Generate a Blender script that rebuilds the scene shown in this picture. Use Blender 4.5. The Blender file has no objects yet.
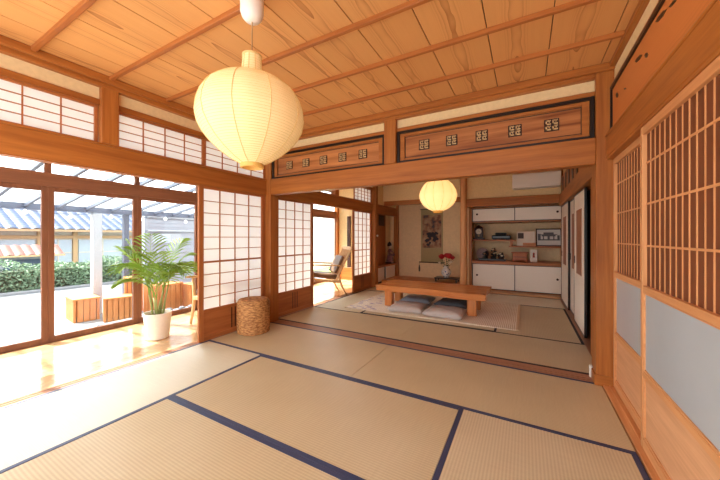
import bpy, bmesh, math, random
from mathutils import Vector, Matrix
random.seed(7)
sc = bpy.context.scene
COL = sc.collection
PI = math.pi

# ------------------------------------------------------------------ mesh helpers
class MB:
    def __init__(self):
        self.bm = bmesh.new()
    def box(self, x0, x1, y0, y1, z0, z1, bev=0.0, M=None):
        if x1 < x0: x0, x1 = x1, x0
        if y1 < y0: y0, y1 = y1, y0
        if z1 < z0: z0, z1 = z1, z0
        r = bmesh.ops.create_cube(self.bm, size=1.0)
        vs = r['verts']
        for v in vs:
            v.co = Vector(((x0+x1)/2 + v.co.x*(x1-x0), (y0+y1)/2 + v.co.y*(y1-y0), (z0+z1)/2 + v.co.z*(z1-z0)))
        if bev > 0:
            bev = min(bev, 0.45*min(x1-x0, y1-y0, z1-z0))
            es = list({e for v in vs for e in v.link_edges})
            rb = bmesh.ops.bevel(self.bm, geom=es, offset=bev, segments=1, profile=0.5, affect='EDGES')
            vs = list({v for f in rb['faces'] for v in f.verts} | {v for v in vs if v.is_valid})
        if M is not None:
            for v in vs: v.co = M @ v.co
        return vs
    def bar(self, p0, p1, w, d, up=(0, 0, 1), bev=0.0, ext=0.0):
        p0, p1 = Vector(p0), Vector(p1)
        z = (p1-p0); L = z.length; z.normalize()
        u = Vector(up)
        x = u.cross(z)
        if x.length < 1e-4: x = Vector((1, 0, 0)).cross(z)
        x.normalize(); y = z.cross(x)
        M = Matrix(((x.x, y.x, z.x, p0.x), (x.y, y.y, z.y, p0.y), (x.z, y.z, z.z, p0.z), (0, 0, 0, 1)))
        return self.box(-w/2, w/2, -d/2, d/2, -ext, L+ext, bev, M)
    def tube(self, pts, rad, seg=8, cap=True):
        pts = [Vector(p) for p in pts]
        n = len(pts)
        if not hasattr(rad, '__len__'): rad = [rad]*n
        rings = []
        ref = Vector((0, 0, 1))
        for i, p in enumerate(pts):
            t = (pts[min(i+1, n-1)]-pts[max(i-1, 0)]).normalized()
            if abs(t.dot(ref)) > 0.98: a = Vector((1, 0, 0))
            else: a = ref
            x = a.cross(t).normalized(); y = t.cross(x)
            rings.append([self.bm.verts.new(p + (x*math.cos(2*PI*k/seg) + y*math.sin(2*PI*k/seg))*rad[i]) for k in range(seg)])
        for i in range(n-1):
            for k in range(seg):
                self.bm.faces.new((rings[i][k], rings[i][(k+1) % seg], rings[i+1][(k+1) % seg], rings[i+1][k]))
        if cap:
            self.bm.faces.new(list(reversed(rings[0]))); self.bm.faces.new(rings[-1])
    def lathe(self, prof, c=(0, 0, 0), seg=32, wob=None):
        rings = []
        c = Vector(c)
        for (r, z) in prof:
            if r < 1e-5:
                rings.append([self.bm.verts.new(c+Vector((0, 0, z)))])
            else:
                rr = []
                for k in range(seg):
                    q = r*(wob(k/seg, z) if wob else 1)
                    rr.append(self.bm.verts.new(c+Vector((q*math.cos(2*PI*k/seg), q*math.sin(2*PI*k/seg), z))))
                rings.append(rr)
        for a, b in zip(rings, rings[1:]):
            for k in range(seg):
                k2 = (k+1) % seg
                if len(a) == 1 and len(b) == 1: continue
                if len(a) == 1: self.bm.faces.new((a[0], b[k2], b[k]))
                elif len(b) == 1: self.bm.faces.new((a[k], a[k2], b[0]))
                else: self.bm.faces.new((a[k], a[k2], b[k2], b[k]))
    def quad(self, *ps):
        return self.bm.faces.new([self.bm.verts.new(Vector(p)) for p in ps])
    def grid(self, f, nu, nv):
        g = [[self.bm.verts.new(Vector(f(i/nu, j/nv))) for j in range(nv+1)] for i in range(nu+1)]
        for i in range(nu):
            for j in range(nv):
                self.bm.faces.new((g[i][j], g[i+1][j], g[i+1][j+1], g[i][j+1]))
        return g
    def build(self, name, mat, parent=None, world=False, smooth=False, uv=False, loc=None, fixn=True):
        me = bpy.data.meshes.new(name)
        if fixn: bmesh.ops.recalc_face_normals(self.bm, faces=self.bm.faces[:])
        off = None
        if world and parent is not None:
            off = parent.location.copy()
            q = parent.parent
            while q is not None: off += q.location; q = q.parent
        if loc is not None: off = Vector(loc)
        if off is not None:
            for v in self.bm.verts: v.co -= off
        if uv:
            l = self.bm.loops.layers.uv.new('UVMap')
            for f in self.bm.faces:
                for lp in f.loops: lp[l].uv = (lp.vert.co.x, lp.vert.co.y)
        self.bm.to_mesh(me); self.bm.free()
        for m in (mat if isinstance(mat, (list, tuple)) else [mat]): me.materials.append(m)
        if smooth:
            for p in me.polygons: p.use_smooth = True
        o = bpy.data.objects.new(name, me)
        COL.objects.link(o)
        if parent is not None: o.parent = parent
        elif loc is not None: o.location = loc
        return o

def bx(*a, **k):
    m = MB(); m.box(*a, **k); return m
def tag(o, label, cat, group=None):
    o['label'] = label; o['category'] = cat
    if group: o['group'] = group
    return o
def thing(name, label, cat, loc=(0, 0, 0), rotz=0, group=None):
    o = bpy.data.objects.new(name, None); COL.objects.link(o)
    o.empty_display_size = 0.1
    o.location = loc; o.rotation_euler = (0, 0, rotz)
    return tag(o, label, cat, group)
def struct(name, mb, mat, parent=None):
    o = mb.build(name, mat, parent)
    if parent is None: o['kind'] = 'structure'
    return o
def dup(root, loc, rotz=0.0, label=None, group=None):
    r = root.copy(); COL.objects.link(r); r.location = loc; r.rotation_euler = (0, 0, rotz)
    if label: r['label'] = label
    if group: r['group'] = group
    for ch in list(root.children):
        c = ch.copy(); COL.objects.link(c); c.parent = r
        for g in list(ch.children):
            d = g.copy(); COL.objects.link(d); d.parent = c
    return r

# ------------------------------------------------------------------ materials
def S(r, g, b):
    f = lambda c: (c/255/12.92) if c/255 <= 0.04045 else ((c/255+0.055)/1.055)**2.4
    return (f(r), f(g), f(b), 1)
def newmat(name):
    m = bpy.data.materials.new(name); m.use_nodes = True
    nt = m.node_tree
    return m, nt, nt.nodes['Principled BSDF']
def plain(name, col, rough=0.5, spec=0.5, metal=0.0, noise=0.0, nscale=40, bump=0.0):
    m, nt, p = newmat(name)
    p.inputs['Base Color'].default_value = col
    p.inputs['Roughness'].default_value = rough
    p.inputs['Specular IOR Level'].default_value = spec
    p.inputs['Metallic'].default_value = metal
    if noise > 0 or bump > 0:
        tc = nt.nodes.new('ShaderNodeTexCoord'); n = nt.nodes.new('ShaderNodeTexNoise')
        n.inputs['Scale'].default_value = nscale; n.inputs['Detail'].default_value = 4
        nt.links.new(tc.outputs['Object'], n.inputs['Vector'])
        if noise > 0:
            r = nt.nodes.new('ShaderNodeValToRGB')
            r.color_ramp.elements[0].position = 0.3; r.color_ramp.elements[1].position = 0.7
            r.color_ramp.elements[0].color = tuple(c*(1-noise) for c in col[:3])+(1,)
            r.color_ramp.elements[1].color = tuple(min(1, c*(1+noise*0.6)) for c in col[:3])+(1,)
            nt.links.new(n.outputs['Fac'], r.inputs['Fac']); nt.links.new(r.outputs['Color'], p.inputs['Base Color'])
        if bump > 0:
            b = nt.nodes.new('ShaderNodeBump'); b.inputs['Strength'].default_value = bump; b.inputs['Distance'].default_value = 0.004
            nt.links.new(n.outputs['Fac'], b.inputs['Height']); nt.links.new(b.outputs['Normal'], p.inputs['Normal'])
    return m
def wood(name, lo, hi, axis='Z', rough=0.42, spec=0.35, scale=1.0, rings=0.35):
    """straight grained wood, grain along AXIS of the object"""
    m, nt, p = newmat(name)
    N, L = nt.nodes, nt.links
    tc = N.new('ShaderNodeTexCoord'); oi = N.new('ShaderNodeObjectInfo')
    mul = N.new('ShaderNodeVectorMath'); mul.operation = 'SCALE'; mul.inputs[0].default_value = (7.1, 5.3, 9.7)
    L.new(oi.outputs['Random'], mul.inputs['Scale'])
    add = N.new('ShaderNodeVectorMath'); add.operation = 'ADD'
    L.new(tc.outputs['Object'], add.inputs[0]); L.new(mul.outputs[0], add.inputs[1])
    mp = N.new('ShaderNodeMapping')
    s = {'X': (0.8, 14, 14), 'Y': (14, 0.8, 14), 'Z': (14, 14, 0.8)}[axis]
    mp.inputs['Scale'].default_value = tuple(v*scale for v in s)
    L.new(add.outputs[0], mp.inputs['Vector'])
    n1 = N.new('ShaderNodeTexNoise'); n1.inputs['Scale'].default_value = 1.0; n1.inputs['Detail'].default_value = 5; n1.inputs['Distortion'].default_value = 0.6
    L.new(mp.outputs[0], n1.inputs['Vector'])
    mp2 = N.new('ShaderNodeMapping'); mp2.inputs['Scale'].default_value = tuple(v*scale*5 for v in s)
    L.new(add.outputs[0], mp2.inputs['Vector'])
    n2 = N.new('ShaderNodeTexNoise'); n2.inputs['Scale'].default_value = 1.0; n2.inputs['Detail'].default_value = 3
    L.new(mp2.outputs[0], n2.inputs['Vector'])
    mx = N.new('ShaderNodeMix'); mx.data_type = 'FLOAT'; mx.inputs['Factor'].default_value = rings
    L.new(n1.outputs['Fac'], mx.inputs[2]); L.new(n2.outputs['Fac'], mx.inputs[3])
    r = N.new('ShaderNodeValToRGB'); r.color_ramp.elements[0].position = 0.3; r.color_ramp.elements[1].position = 0.68
    r.color_ramp.elements[0].color = lo; r.color_ramp.elements[1].color = hi
    L.new(mx.outputs[0], r.inputs['Fac']); L.new(r.outputs['Color'], p.inputs['Base Color'])
    p.inputs['Roughness'].default_value = rough; p.inputs['Specular IOR Level'].default_value = spec
    return m
def cathedral(name, lo, hi, pitch, x0, ax='X', rough=0.5, depth=1.0):
    """flat sawn boards of width PITCH: nested arches of grain down each board"""
    m, nt, p = newmat(name)
    N, L = nt.nodes, nt.links
    def M(op, a, b=None, c=None):
        n = N.new('ShaderNodeMath'); n.operation = op
        for i, v in enumerate((a, b, c)):
            if v is None: continue
            if isinstance(v, (int, float)): n.inputs[i].default_value = v
            else: L.new(v, n.inputs[i])
        return n.outputs[0]
    tc = N.new('ShaderNodeTexCoord'); sp = N.new('ShaderNodeSeparateXYZ'); L.new(tc.outputs['Object'], sp.inputs[0])
    X, Y = (sp.outputs[0], sp.outputs[1]) if ax == 'X' else (sp.outputs[2], sp.outputs[1])
    t = M('DIVIDE', M('SUBTRACT', X, x0), pitch)
    bid = M('FLOOR', t); u = M('SUBTRACT', M('FRACT', t), 0.5)
    cb = N.new('ShaderNodeCombineXYZ'); L.new(M('MULTIPLY', bid, 3.7), cb.inputs[0]); L.new(M('MULTIPLY', Y, 1.6), cb.inputs[1]); L.new(M('MULTIPLY', u, 1.2), cb.inputs[2])
    n = N.new('ShaderNodeTexNoise'); n.inputs['Scale'].default_value = 1.0; n.inputs['Detail'].default_value = 3; n.inputs['Roughness'].default_value = 0.45
    L.new(cb.outputs[0], n.inputs['Vector'])
    # slide the heart of each board off its centre line
    wn = N.new('ShaderNodeTexWhiteNoise'); wn.noise_dimensions = '1D'; L.new(bid, wn.inputs['W'])
    uc = M('ADD', u, M('MULTIPLY', M('SUBTRACT', wn.outputs['Value'], 0.5), 0.35))
    f = M('ADD', M('MULTIPLY', M('MULTIPLY', uc, uc), 70.0), M('MULTIPLY', n.outputs['Fac'], 5.0))
    w = M('FRACT', f)
    fade = M('SUBTRACT', 1.0, M('MINIMUM', M('MULTIPLY', M('ABSOLUTE', uc), 4.2), 0.94))
    line = M('MULTIPLY', M('POWER', w, 3.0), fade)
    fine = N.new('ShaderNodeTexNoise'); fine.inputs['Scale'].default_value = 1; fine.inputs['Detail'].default_value = 4
    mp = N.new('ShaderNodeMapping'); mp.inputs['Scale'].default_value = (60, 1.5, 60); L.new(tc.outputs['Object'], mp.inputs['Vector']); L.new(mp.outputs[0], fine.inputs['Vector'])
    tone = M('ADD', M('MULTIPLY', wn.outputs['Value'], 0.25), M('MULTIPLY', fine.outputs['Fac'], 0.3))
    fac = M('ADD', M('MULTIPLY', line, 0.85*depth), M('MULTIPLY', tone, 0.45))
    r = N.new('ShaderNodeValToRGB'); r.color_ramp.elements[0].position = 0.0; r.color_ramp.elements[1].position = 1.0
    r.color_ramp.elements[0].color = hi; r.color_ramp.elements[1].color = lo
    L.new(fac, r.inputs['Fac']); L.new(r.outputs['Color'], p.inputs['Base Color'])
    p.inputs['Roughness'].default_value = rough; p.inputs['Specular IOR Level'].default_value = 0.25
    return m
def tatami_mat():
    m, nt, p = newmat('rush')
    N, L = nt.nodes, nt.links
    tc = N.new('ShaderNodeTexCoord'); oi = N.new('ShaderNodeObjectInfo')
    w = N.new('ShaderNodeTexWave'); w.wave_type = 'BANDS'; w.bands_direction = 'Y'; w.wave_profile = 'SIN'
    w.inputs['Scale'].default_value = 1/0.0165/ (20/ (2*PI)) * 1.0
    w.inputs['Distortion'].default_value = 0.0
    L.new(tc.outputs['Object'], w.inputs['Vector'])
    mp = N.new('ShaderNodeMapping'); mp.inputs['Scale'].default_value = (260, 4, 1)
    L.new(tc.outputs['Object'], mp.inputs['Vector'])
    n = N.new('ShaderNodeTexNoise'); n.inputs['Scale'].default_value = 1; n.inputs['Detail'].default_value = 2
    L.new(mp.outputs[0], n.inputs['Vector'])
    n2 = N.new('ShaderNodeTexNoise'); n2.inputs['Scale'].default_value = 2.0; n2.inputs['Detail'].default_value = 3
    L.new(tc.outputs['Object'], n2.inputs['Vector'])
    r = N.new('ShaderNodeValToRGB')
    r.color_ramp.elements[0].position = 0.1; r.color_ramp.elements[1].position = 0.75
    r.color_ramp.elements[0].color = S(180, 159, 119); r.color_ramp.elements[1].color = S(217, 203, 168)
    mx = N.new('ShaderNodeMix'); mx.data_type = 'FLOAT'; mx.inputs['Factor'].default_value = 0.3
    mx.inputs['Factor'].default_value = 0.55
    L.new(w.outputs['Fac'], mx.inputs[2]); L.new(n.outputs['Fac'], mx.inputs[3])
    mx2 = N.new('ShaderNodeMix'); mx2.data_type = 'FLOAT'; mx2.inputs['Factor'].default_value = 0.35
    L.new(mx.outputs[0], mx2.inputs[2]); L.new(n2.outputs['Fac'], mx2.inputs[3])
    L.new(mx2.outputs[0], r.inputs['Fac']); L.new(r.outputs['Color'], p.inputs['Base Color'])
    b = N.new('ShaderNodeBump'); b.inputs['Strength'].default_value = 0.15; b.inputs['Distance'].default_value = 0.002
    L.new(w.outputs['Fac'], b.inputs['Height']); L.new(b.outputs['Normal'], p.inputs['Normal'])
    # the rushes lie across the mat: polished along the rush, dull across it
    tg = N.new('ShaderNodeTangent'); tg.direction_type = 'UV_MAP'; tg.uv_map = 'UVMap'
    L.new(tg.outputs[0], p.inputs['Tangent'])
    p.inputs['Anisotropic'].default_value = 0.95
    p.inputs['Roughness'].default_value = TAT_ROUGH
    p.inputs['IOR'].default_value = 1.9
    p.inputs['Specular IOR Level'].default_value = 0.7
    return m
TAT_ROUGH = 0.42
def paper_mat(name, col, trans=0.65):
    m = bpy.data.materials.new(name); m.use_nodes = True
    nt = m.node_tree; N, L = nt.nodes, nt.links
    N.remove(N['Principled BSDF'])
    d = N.new('ShaderNodeBsdfDiffuse'); d.inputs['Color'].default_value = col
    t = N.new('ShaderNodeBsdfTranslucent'); t.inputs['Color'].default_value = col
    mx = N.new('ShaderNodeMixShader'); mx.inputs['Fac'].default_value = trans
    L.new(d.outputs[0], mx.inputs[1]); L.new(t.outputs[0], mx.inputs[2]); L.new(mx.outputs[0], N['Material Output'].inputs['Surface'])
    return m
def glass_mat(name, tint=(0.96, 0.98, 0.98, 1), refl=1.0):
    m = bpy.data.materials.new(name); m.use_nodes = True
    nt = m.node_tree; N, L = nt.nodes, nt.links
    N.remove(N['Principled BSDF'])
    t = N.new('ShaderNodeBsdfTransparent'); t.inputs['Color'].default_value = tint
    g = N.new('ShaderNodeBsdfGlossy'); g.inputs['Roughness'].default_value = 0.02
    lw = N.new('ShaderNodeLayerWeight'); lw.inputs['Blend'].default_value = 0.5
    pw = N.new('ShaderNodeMath'); pw.operation = 'POWER'; pw.inputs[1].default_value = 5.0; L.new(lw.outputs['Facing'], pw.inputs[0])
    f = N.new('ShaderNodeMath'); f.operation = 'MULTIPLY_ADD'; f.inputs[1].default_value = 0.95; f.inputs[2].default_value = 0.03; L.new(pw.outputs[0], f.inputs[0])
    mx = N.new('ShaderNodeMixShader')
    L.new(f.outputs[0], mx.inputs['Fac']); L.new(t.outputs[0], mx.inputs[1]); L.new(g.outputs[0], mx.inputs[2])
    L.new(mx.outputs[0], N['Material Output'].inputs['Surface'])
    return m
def glow(name, col, strength, base):
    m, nt, p = newmat(name)
    p.inputs['Base Color'].default_value = base
    p.inputs['Roughness'].default_value = 0.8
    p.inputs['Emission Color'].default_value = col
    p.inputs['Emission Strength'].default_value = strength
    return m

PW_LO, PW_HI = S(142, 81, 35), S(186, 117, 54)          # cypress posts and beams
W_Z = wood('cypress_upright', PW_LO, PW_HI, 'Z')
W_X = wood('cypress_across', PW_LO, PW_HI, 'X')
W_Y = wood('cypress_along', PW_LO, PW_HI, 'Y')
K_Z = wood('shoji_wood_upright', S(150, 86, 46), S(188, 118, 66), 'Z')
K_Y = wood('shoji_wood_along', S(150, 86, 46), S(188, 118, 66), 'Y')
D_Z = wood('lattice_wood_upright', S(196, 134, 84), S(228, 170, 116), 'Z')
D_Y = wood('lattice_wood_along', S(196, 134, 84), S(228, 170, 116), 'Y')
D_BACK = wood('lattice_backboard', S(98, 52, 28), S(128, 72, 40), 'Z', rough=0.6)
D_PANEL = wood('door_panel_wood', S(200, 146, 104), S(228, 178, 134), 'Y', rings=0.5)
SHELF_W = wood('shelf_wood', S(156, 88, 46), S(190, 118, 66), 'X')
TOKO_W = wood('alcove_board', S(190, 108, 52), S(220, 142, 76), 'X', rough=0.3)
FRAME_BR = wood('sash_brown', S(112, 70, 50), S(140, 92, 68), 'Z', rough=0.45)
TABLE_W = wood('table_wood', S(190, 110, 56), S(226, 150, 86), 'X', rough=0.25, spec=0.5)
CHAIR_W = wood('chair_wood', S(210, 164, 112), S(234, 196, 146), 'Z', rough=0.4)
BENCH_W = wood('bench_wood', S(176, 104, 54), S(204, 134, 80), 'Z', rough=0.6)
TRACK_W = wood('track_wood', S(140, 96, 72), S(176, 128, 98), 'X', rough=0.35)
TRACK_Y = wood('track_wood_along', S(140, 96, 72), S(176, 128, 98), 'Y', rough=0.35)
RANMA_W = wood('carved_panel_wood', S(116, 58, 26), S(210, 142, 84), 'X', rings=0.2, scale=0.8)
CEIL_M = cathedral('ceiling_cedar', S(146, 84, 38), S(228, 170, 106), 0.365, -3.135, depth=0.8)
RBOARD_M = cathedral('transom_board_wood', S(160, 88, 44), S(212, 134, 72), 0.42, 1.93, ax='Z', depth=0.6)
BATTEN_M = wood('ceiling_batten', S(150, 84, 38), S(186, 116, 60), 'X')
TAT = tatami_mat()
NAVY = plain('navy_cloth', S(50, 62, 98), 0.5, 0.6, noise=0.25, nscale=220)
NAVY2 = plain('dark_cloth', S(58, 56, 62), 0.75, 0.3)
PLASTER = plain('cream_plaster', S(232, 208, 160), 0.9, 0.1, noise=0.06, nscale=30, bump=0.05)
TOKO_PL = plain('alcove_plaster', S(240, 212, 168), 0.9, 0.1, noise=0.06, nscale=20)
PAPER = paper_mat('shoji_paper', (0.96, 0.95, 0.94, 1), 0.8)
FUSUMA = plain('white_sliding_paper', S(246, 238, 226), 0.8, 0.2, noise=0.03, nscale=60)
LACQ = plain('black_lacquer', S(28, 20, 18), 0.3, 0.5)
DARKW = plain('dark_wood', S(62, 38, 26), 0.4, 0.4)
GLASS = glass_mat('clear_glass')
FROST = plain('frosted_glass', S(182, 194, 202), 0.15, 0.5, noise=0.05, nscale=3)
WHITE = plain('white_plastic', S(238, 234, 226), 0.4, 0.4)
WHITE_P = plain('white_ceramic', S(236, 228, 214), 0.45, 0.4, noise=0.03)
LANT = glow('lantern_paper', S(255, 212, 142), 0.20, S(230, 206, 158))
LANT2 = glow('small_lantern_paper', S(255, 208, 130), 0.66, S(240, 222, 180))
RIBM = plain('bamboo_rib', S(226, 196, 132), 0.7, 0.2)
DECK = wood('veranda_boards', S(206, 166, 118), S(230, 194, 148), 'Y', rough=0.16, spec=0.6)
DECK.node_tree.nodes['Principled BSDF'].inputs['Coat Weight'].default_value = 0.6
DECK.node_tree.nodes['Principled BSDF'].inputs['Coat Roughness'].default_value = 0.12

# ------------------------------------------------------------------ camera
F = 298.5
yaw = math.atan2(165, 298.5)
cam = bpy.data.cameras.new('camera'); cam.sensor_width = 36; cam.lens = F/720*36
cam.shift_y = (237.0-240.0)/720.0
cam.clip_start = 0.02; cam.clip_end = 200
co = bpy.data.objects.new('camera', cam); COL.objects.link(co)
co.location = (0, 0, 1.16); co.rotation_euler = (PI/2, 0, yaw)
sc.camera = co

# ------------------------------------------------------------------ constants of the room
XL, XR = -3.11, 0.56
YB = -0.75                 # open end behind the camera
Y1, Y2 = 2.96, 3.14        # the threshold between the two rooms
YT = 6.72                  # front line of the alcoves
ZK = 1.735                 # lintel height
ZR = 1.772                 # lintel height over the lattice doors
ZN = 1.945                 # top of the nageshi rail
ZT = 2.28                  # top of transoms
ZC = 2.50

# floor
struct('floor', bx(-4.62, 1.9, YB, 8.3, -0.30, -0.055), plain('floor_base', S(190, 160, 116), 0.8))
m = MB()
y = YB
m2 = MB()
for i in range(10):
    x0 = -4.54 + i*0.134
    m2.box(x0, x0+0.1325, YB, 6.93, -0.05, 0.0, 0.0015)
struct('floor_veranda', m2, DECK)
m = MB()
m.box(-3.195, XL, YB, YT, -0.054, -0.002, 0.001)
for gx in (-3.175, -3.142):
    m.box(gx-0.003, gx+0.003, YB, YT, -0.03, 0.002)
struct('trim_1', m, TRACK_Y)
m = MB()
m.box(XL, 0.487, Y1+0.02, Y2-0.01, -0.054, -0.004, 0.001)
for gy in (2.998, 3.04, 3.082, 3.118):
    m.box(XL+0.1, 0.48, gy-0.008, gy+0.008, -0.03, 0.001, 0.001)
struct('trim_2', m, TRACK_W)
m = MB(); m.box(0.53, 0.64, YB, 2.95, -0.054, 0.012, 0.002)
for gx in (0.570, 0.606): m.box(gx-0.004, gx+0.004, YB, 2.95, 0.0, 0.017, 0.001)
struct('trim_3', m, D_Y)
struct('trim_4', bx(0.565, 0.68, 3.08, YT+0.02, -0.054, 0.006, 0.002), TRACK_Y)

# tatami
def mat(label, x0, x1, y0, y1, along, cloth=NAVY, group='tatami mats'):
    L, Wd = (x1-x0, y1-y0) if along == 'X' else (y1-y0, x1-x0)
    t = thing('tatami_mat', label, 'tatami mat', ((x0+x1)/2, (y0+y1)/2, 0), 0 if along == 'X' else PI/2, group)
    bx(-L/2+0.001, L/2-0.001, -Wd/2+0.001, Wd/2-0.001, -0.054, 0.0, 0.002).build('rush_cover', TAT, t, uv=True)
    for s in (-1, 1):
        bx(-L/2+0.0012, L/2-0.0012, s*(Wd/2-0.001), s*(Wd/2-0.029), -0.05, 0.0018, 0.0008).build('cloth_border', cloth, t)
    return t
mat('tan tatami mat under the woven round basket, ending at the room threshold', XL, -1.27, 2.10, Y1+0.02, 'X')
mat('tan tatami mat along the room threshold, ending at the square right-hand post', -1.27, 0.525, 2.10, Y1+0.02, 'X')
mat('pale shining tatami mat lying lengthwise beside the glazed veranda', XL, -2.25, 0.28, 2.10, 'Y')
mat('central tan tatami mat between the wide double blue border and the basket mat', -2.25, -0.39, 1.2325, 2.10, 'X')
mat('tan tatami mat nearest the bottom edge, on the near side of the wide blue border', -2.25, -0.39, 0.365, 1.2325, 'X')
mat('strongly ribbed tatami mat beside the lattice doors at bottom right', -0.39, 0.525, 0.28, 2.10, 'Y')
mat('tatami mat just past the threshold beside the shoji with slotted kick panel', -3.08, -1.28, Y2-0.008, 4.0, 'X', NAVY2)
mat('tatami mat just past the threshold, reaching to the white sliding doors', -1.28, 0.565, Y2-0.008, 4.0, 'X', NAVY2)
mat('pale sunlit tatami mat beside the wooden armchair, under the left end of the rug', -3.08, -2.19, 4.0, 5.77, 'Y', NAVY2)
mat('tatami mat mostly hidden under the near half of the rug and low table', -2.19, -0.34, 4.0, 4.885, 'X', NAVY2)
mat('tatami mat mostly hidden under the far half of the rug and low table', -2.19, -0.34, 4.885, 5.77, 'X', NAVY2)
mat('uncovered tatami mat between the right end of the rug and white sliding doors', -0.34, 0.565, 4.0, 5.77, 'Y', NAVY2)
mat('tatami mat in front of the scroll alcove, behind the low table', -3.08, -1.28, 5.77, 6.66, 'X', NAVY2)
mat('tatami mat in front of the white shelf cupboards', -1.28, 0.565, 5.77, 6.66, 'X', NAVY2)

# ceiling
m = MB()
x0 = -3.135
for i in range(11):
    a = x0 + i*0.365; b = min(a+0.365, 0.68)
    if a > 0.66: break
    m.box(a+0.003, b-0.003, YB, Y1+0.05, ZC, ZC+0.012, 0.001)
ceil = struct('ceiling', m, CEIL_M)
bx(-3.2, 0.75, YB, Y1+0.05, ZC+0.0125, ZC+0.05).build('backing', DARKW, ceil)
for y in (-0.62, -0.17, 0.28, 0.73, 1.18, 1.63, 2.08, 2.53):
    bx(-3.06, 0.565, y-0.015, y+0.015, ZC-0.03, ZC, 0.003).build('batten', BATTEN_M, ceil)
m = MB()
for i in range(11):
    a = x0 + i*0.365
    if a > 0.66: break
    m.box(a+0.002, min(a+0.365, 0.68)-0.002, Y1+0.05, 8.3, ZC, ZC+0.02, 0.002)
m.box(-3.2, 0.75, Y1+0.05, 8.3, ZC+0.02, ZC+0.05)
struct('ceiling_far', m, CEIL_M)
struct('ceiling_veranda', bx(-4.68, -3.2, YB, 8.3, 2.46, 2.52), plain('veranda_ceiling', S(232, 222, 204), 0.8))

# ------------------------------------------------------------------ left wall line
PLW = PLASTER
struct('wall_left', bx(-3.17, -3.105, YB, YT, 2.305, ZC), PLW)
struct('trim_5', bx(-3.20, -3.055, YB, YT, 2.405, 2.445, 0.004), W_Y)
m = MB(); m.box(-3.20, -3.03, YB, YT, 2.44, 2.50, 0.006)
struct('trim_6', m, W_Y)
m = MB(); m.box(-3.195, -3.098, YB, 7.75, ZK, ZN-0.012, 0.004); m.box(-3.195, -3.085, YB, 7.75, ZN-0.014, ZN, 0.003); m.box(-3.19, -3.105, YB, 7.75, ZK-0.012, ZK, 0.002)
struct('trim_7', m, W_Y)
struct('trim_8', bx(-3.18, -3.09, YB, YT, 2.255, 2.305, 0.004), W_Y)
struct('trim_9', bx(-3.165, -3.06, 1.126, 1.248, ZN, 2.41, 0.004), W_Z)     # short strut between the transoms
struct('trim_10', bx(-3.135, -3.02, 2.955, 3.11, -0.05, ZC, 0.004), W_Z)        # corner post
struct('trim_11', bx(-3.135, -3.02, 6.20, 6.34, -0.05, ZC, 0.004), W_Z)
struct('trim_12', bx(-3.165, -3.06, 4.60, 4.70, ZN, 2.41, 0.004), W_Z)

def screen(label, y0, y1, zb, zt, x, cols, rows, group, side=-1):
    """transom shoji"""
    t = thing('transom_shoji', label, 'paper screen', (x, (y0+y1)/2, zb), 0, group)
    h = zt-zb; w = (y1-y0)/2
    f = MB()
    for s in (-1, 1): f.box(-0.012, 0.012, s*w, s*(w-0.022), 0, h, 0.002)
    f.box(-0.012, 0.012, -w+0.022, w-0.022, 0, 0.014, 0.002); f.box(-0.012, 0.012, -w+0.022, w-0.022, h-0.018, h, 0.002)
    f.build('frame', K_Y, t)
    l = MB()
    for i in range(1, cols):
        yy = -w+0.022 + (2*w-0.044)*i/cols
        l.box(-0.006, 0.006, yy-0.004, yy+0.004, 0.014, h-0.018)
    for j in range(1, rows):
        zz = 0.014 + (h-0.032)*j/rows
        l.box(-0.004, 0.008, -w+0.022, w-0.022, zz-0.003, zz+0.003)
    l.build('lattice', K_Y, t)
    p = MB(); p.box(-0.009, -0.0075, -w+0.01, w-0.01, 0.006, h-0.008); p.build('paper', PAPER, t)
    return t
G = 'paper transom screens above the veranda opening'
struct('wall_left_end', bx(-3.145, -3.115, -0.74, 0.268, ZN, 2.257), PLASTER)
screen('leftmost paper transom screen, ending at the short strut above the glass', 0.27, 1.122, ZN, 2.257, -3.13, 4, 4, G)
screen('paper transom screen just right of the short strut above the glass', 1.25, 2.066, ZN, 2.257, -3.13, 4, 4, G)
screen('paper transom screen partly hidden by the big paper lantern', 2.066, 2.955, ZN, 2.257, -3.13, 4, 4, G)
screen('small paper transom grid deep in the far room beside the alcove post', 5.40, 6.195, ZN, 2.257, -3.13, 5, 4, G)

def shoji(label, y0, y1, x, group, front=1):
    t = thing('shoji_screen', label, 'sliding screen', (x, (y0+y1)/2, 0.003), 0, group)
    w = (y1-y0)/2; zt = ZK-0.006
    for s in (-1, 1): bx(-0.015, 0.015, s*w, s*(w-0.057), 0, zt, 0.002).build('stile', K_Z, t)
    iw = w-0.057
    for (a, b) in ((0, 0.05), (0.315, 0.345), (1.697, zt), (0.865, 0.885)): bx(-0.013, 0.0135, -iw, iw, a, b, 0.002).build('rail', K_Y, t)
    l = MB()
    for i in (1, 2, 3):
        yy = -iw+2*iw*i/4; l.box(-0.008, 0.006, yy-0.0045, yy+0.0045, 0.345, 1.697)
    for i in range(1, 6): zz = 0.885+(1.697-0.885)*i/6; l.box(-0.006, 0.009, -iw, iw, zz-0.004, zz+0.004)
    for i in range(1, 4): zz = 0.345+(0.865-0.345)*i/4; l.box(-0.006, 0.009, -iw, iw, zz-0.004, zz+0.004)
    l.build('lattice', K_Y, t)
    p = MB(); p.box(-0.0105, -0.009, -iw-0.01, iw+0.01, 0.335, 1.705); p.build('paper', PAPER, t)
    k = bx(-0.006, 0.004, -iw, iw, 0.05, 0.315).build('kick_panel', K_Y, t)
    for yy in (-0.05, 0.0, 0.05): bx(0.0035, 0.0055, yy-0.007, yy+0.007, 0.06, 0.305).build('upright_slot', DARKW, k)
    return t
G = 'shoji sliding screens along the veranda'
shoji('white shoji screen behind the round woven basket', 2.0, 2.948, -3.127, G)
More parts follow.
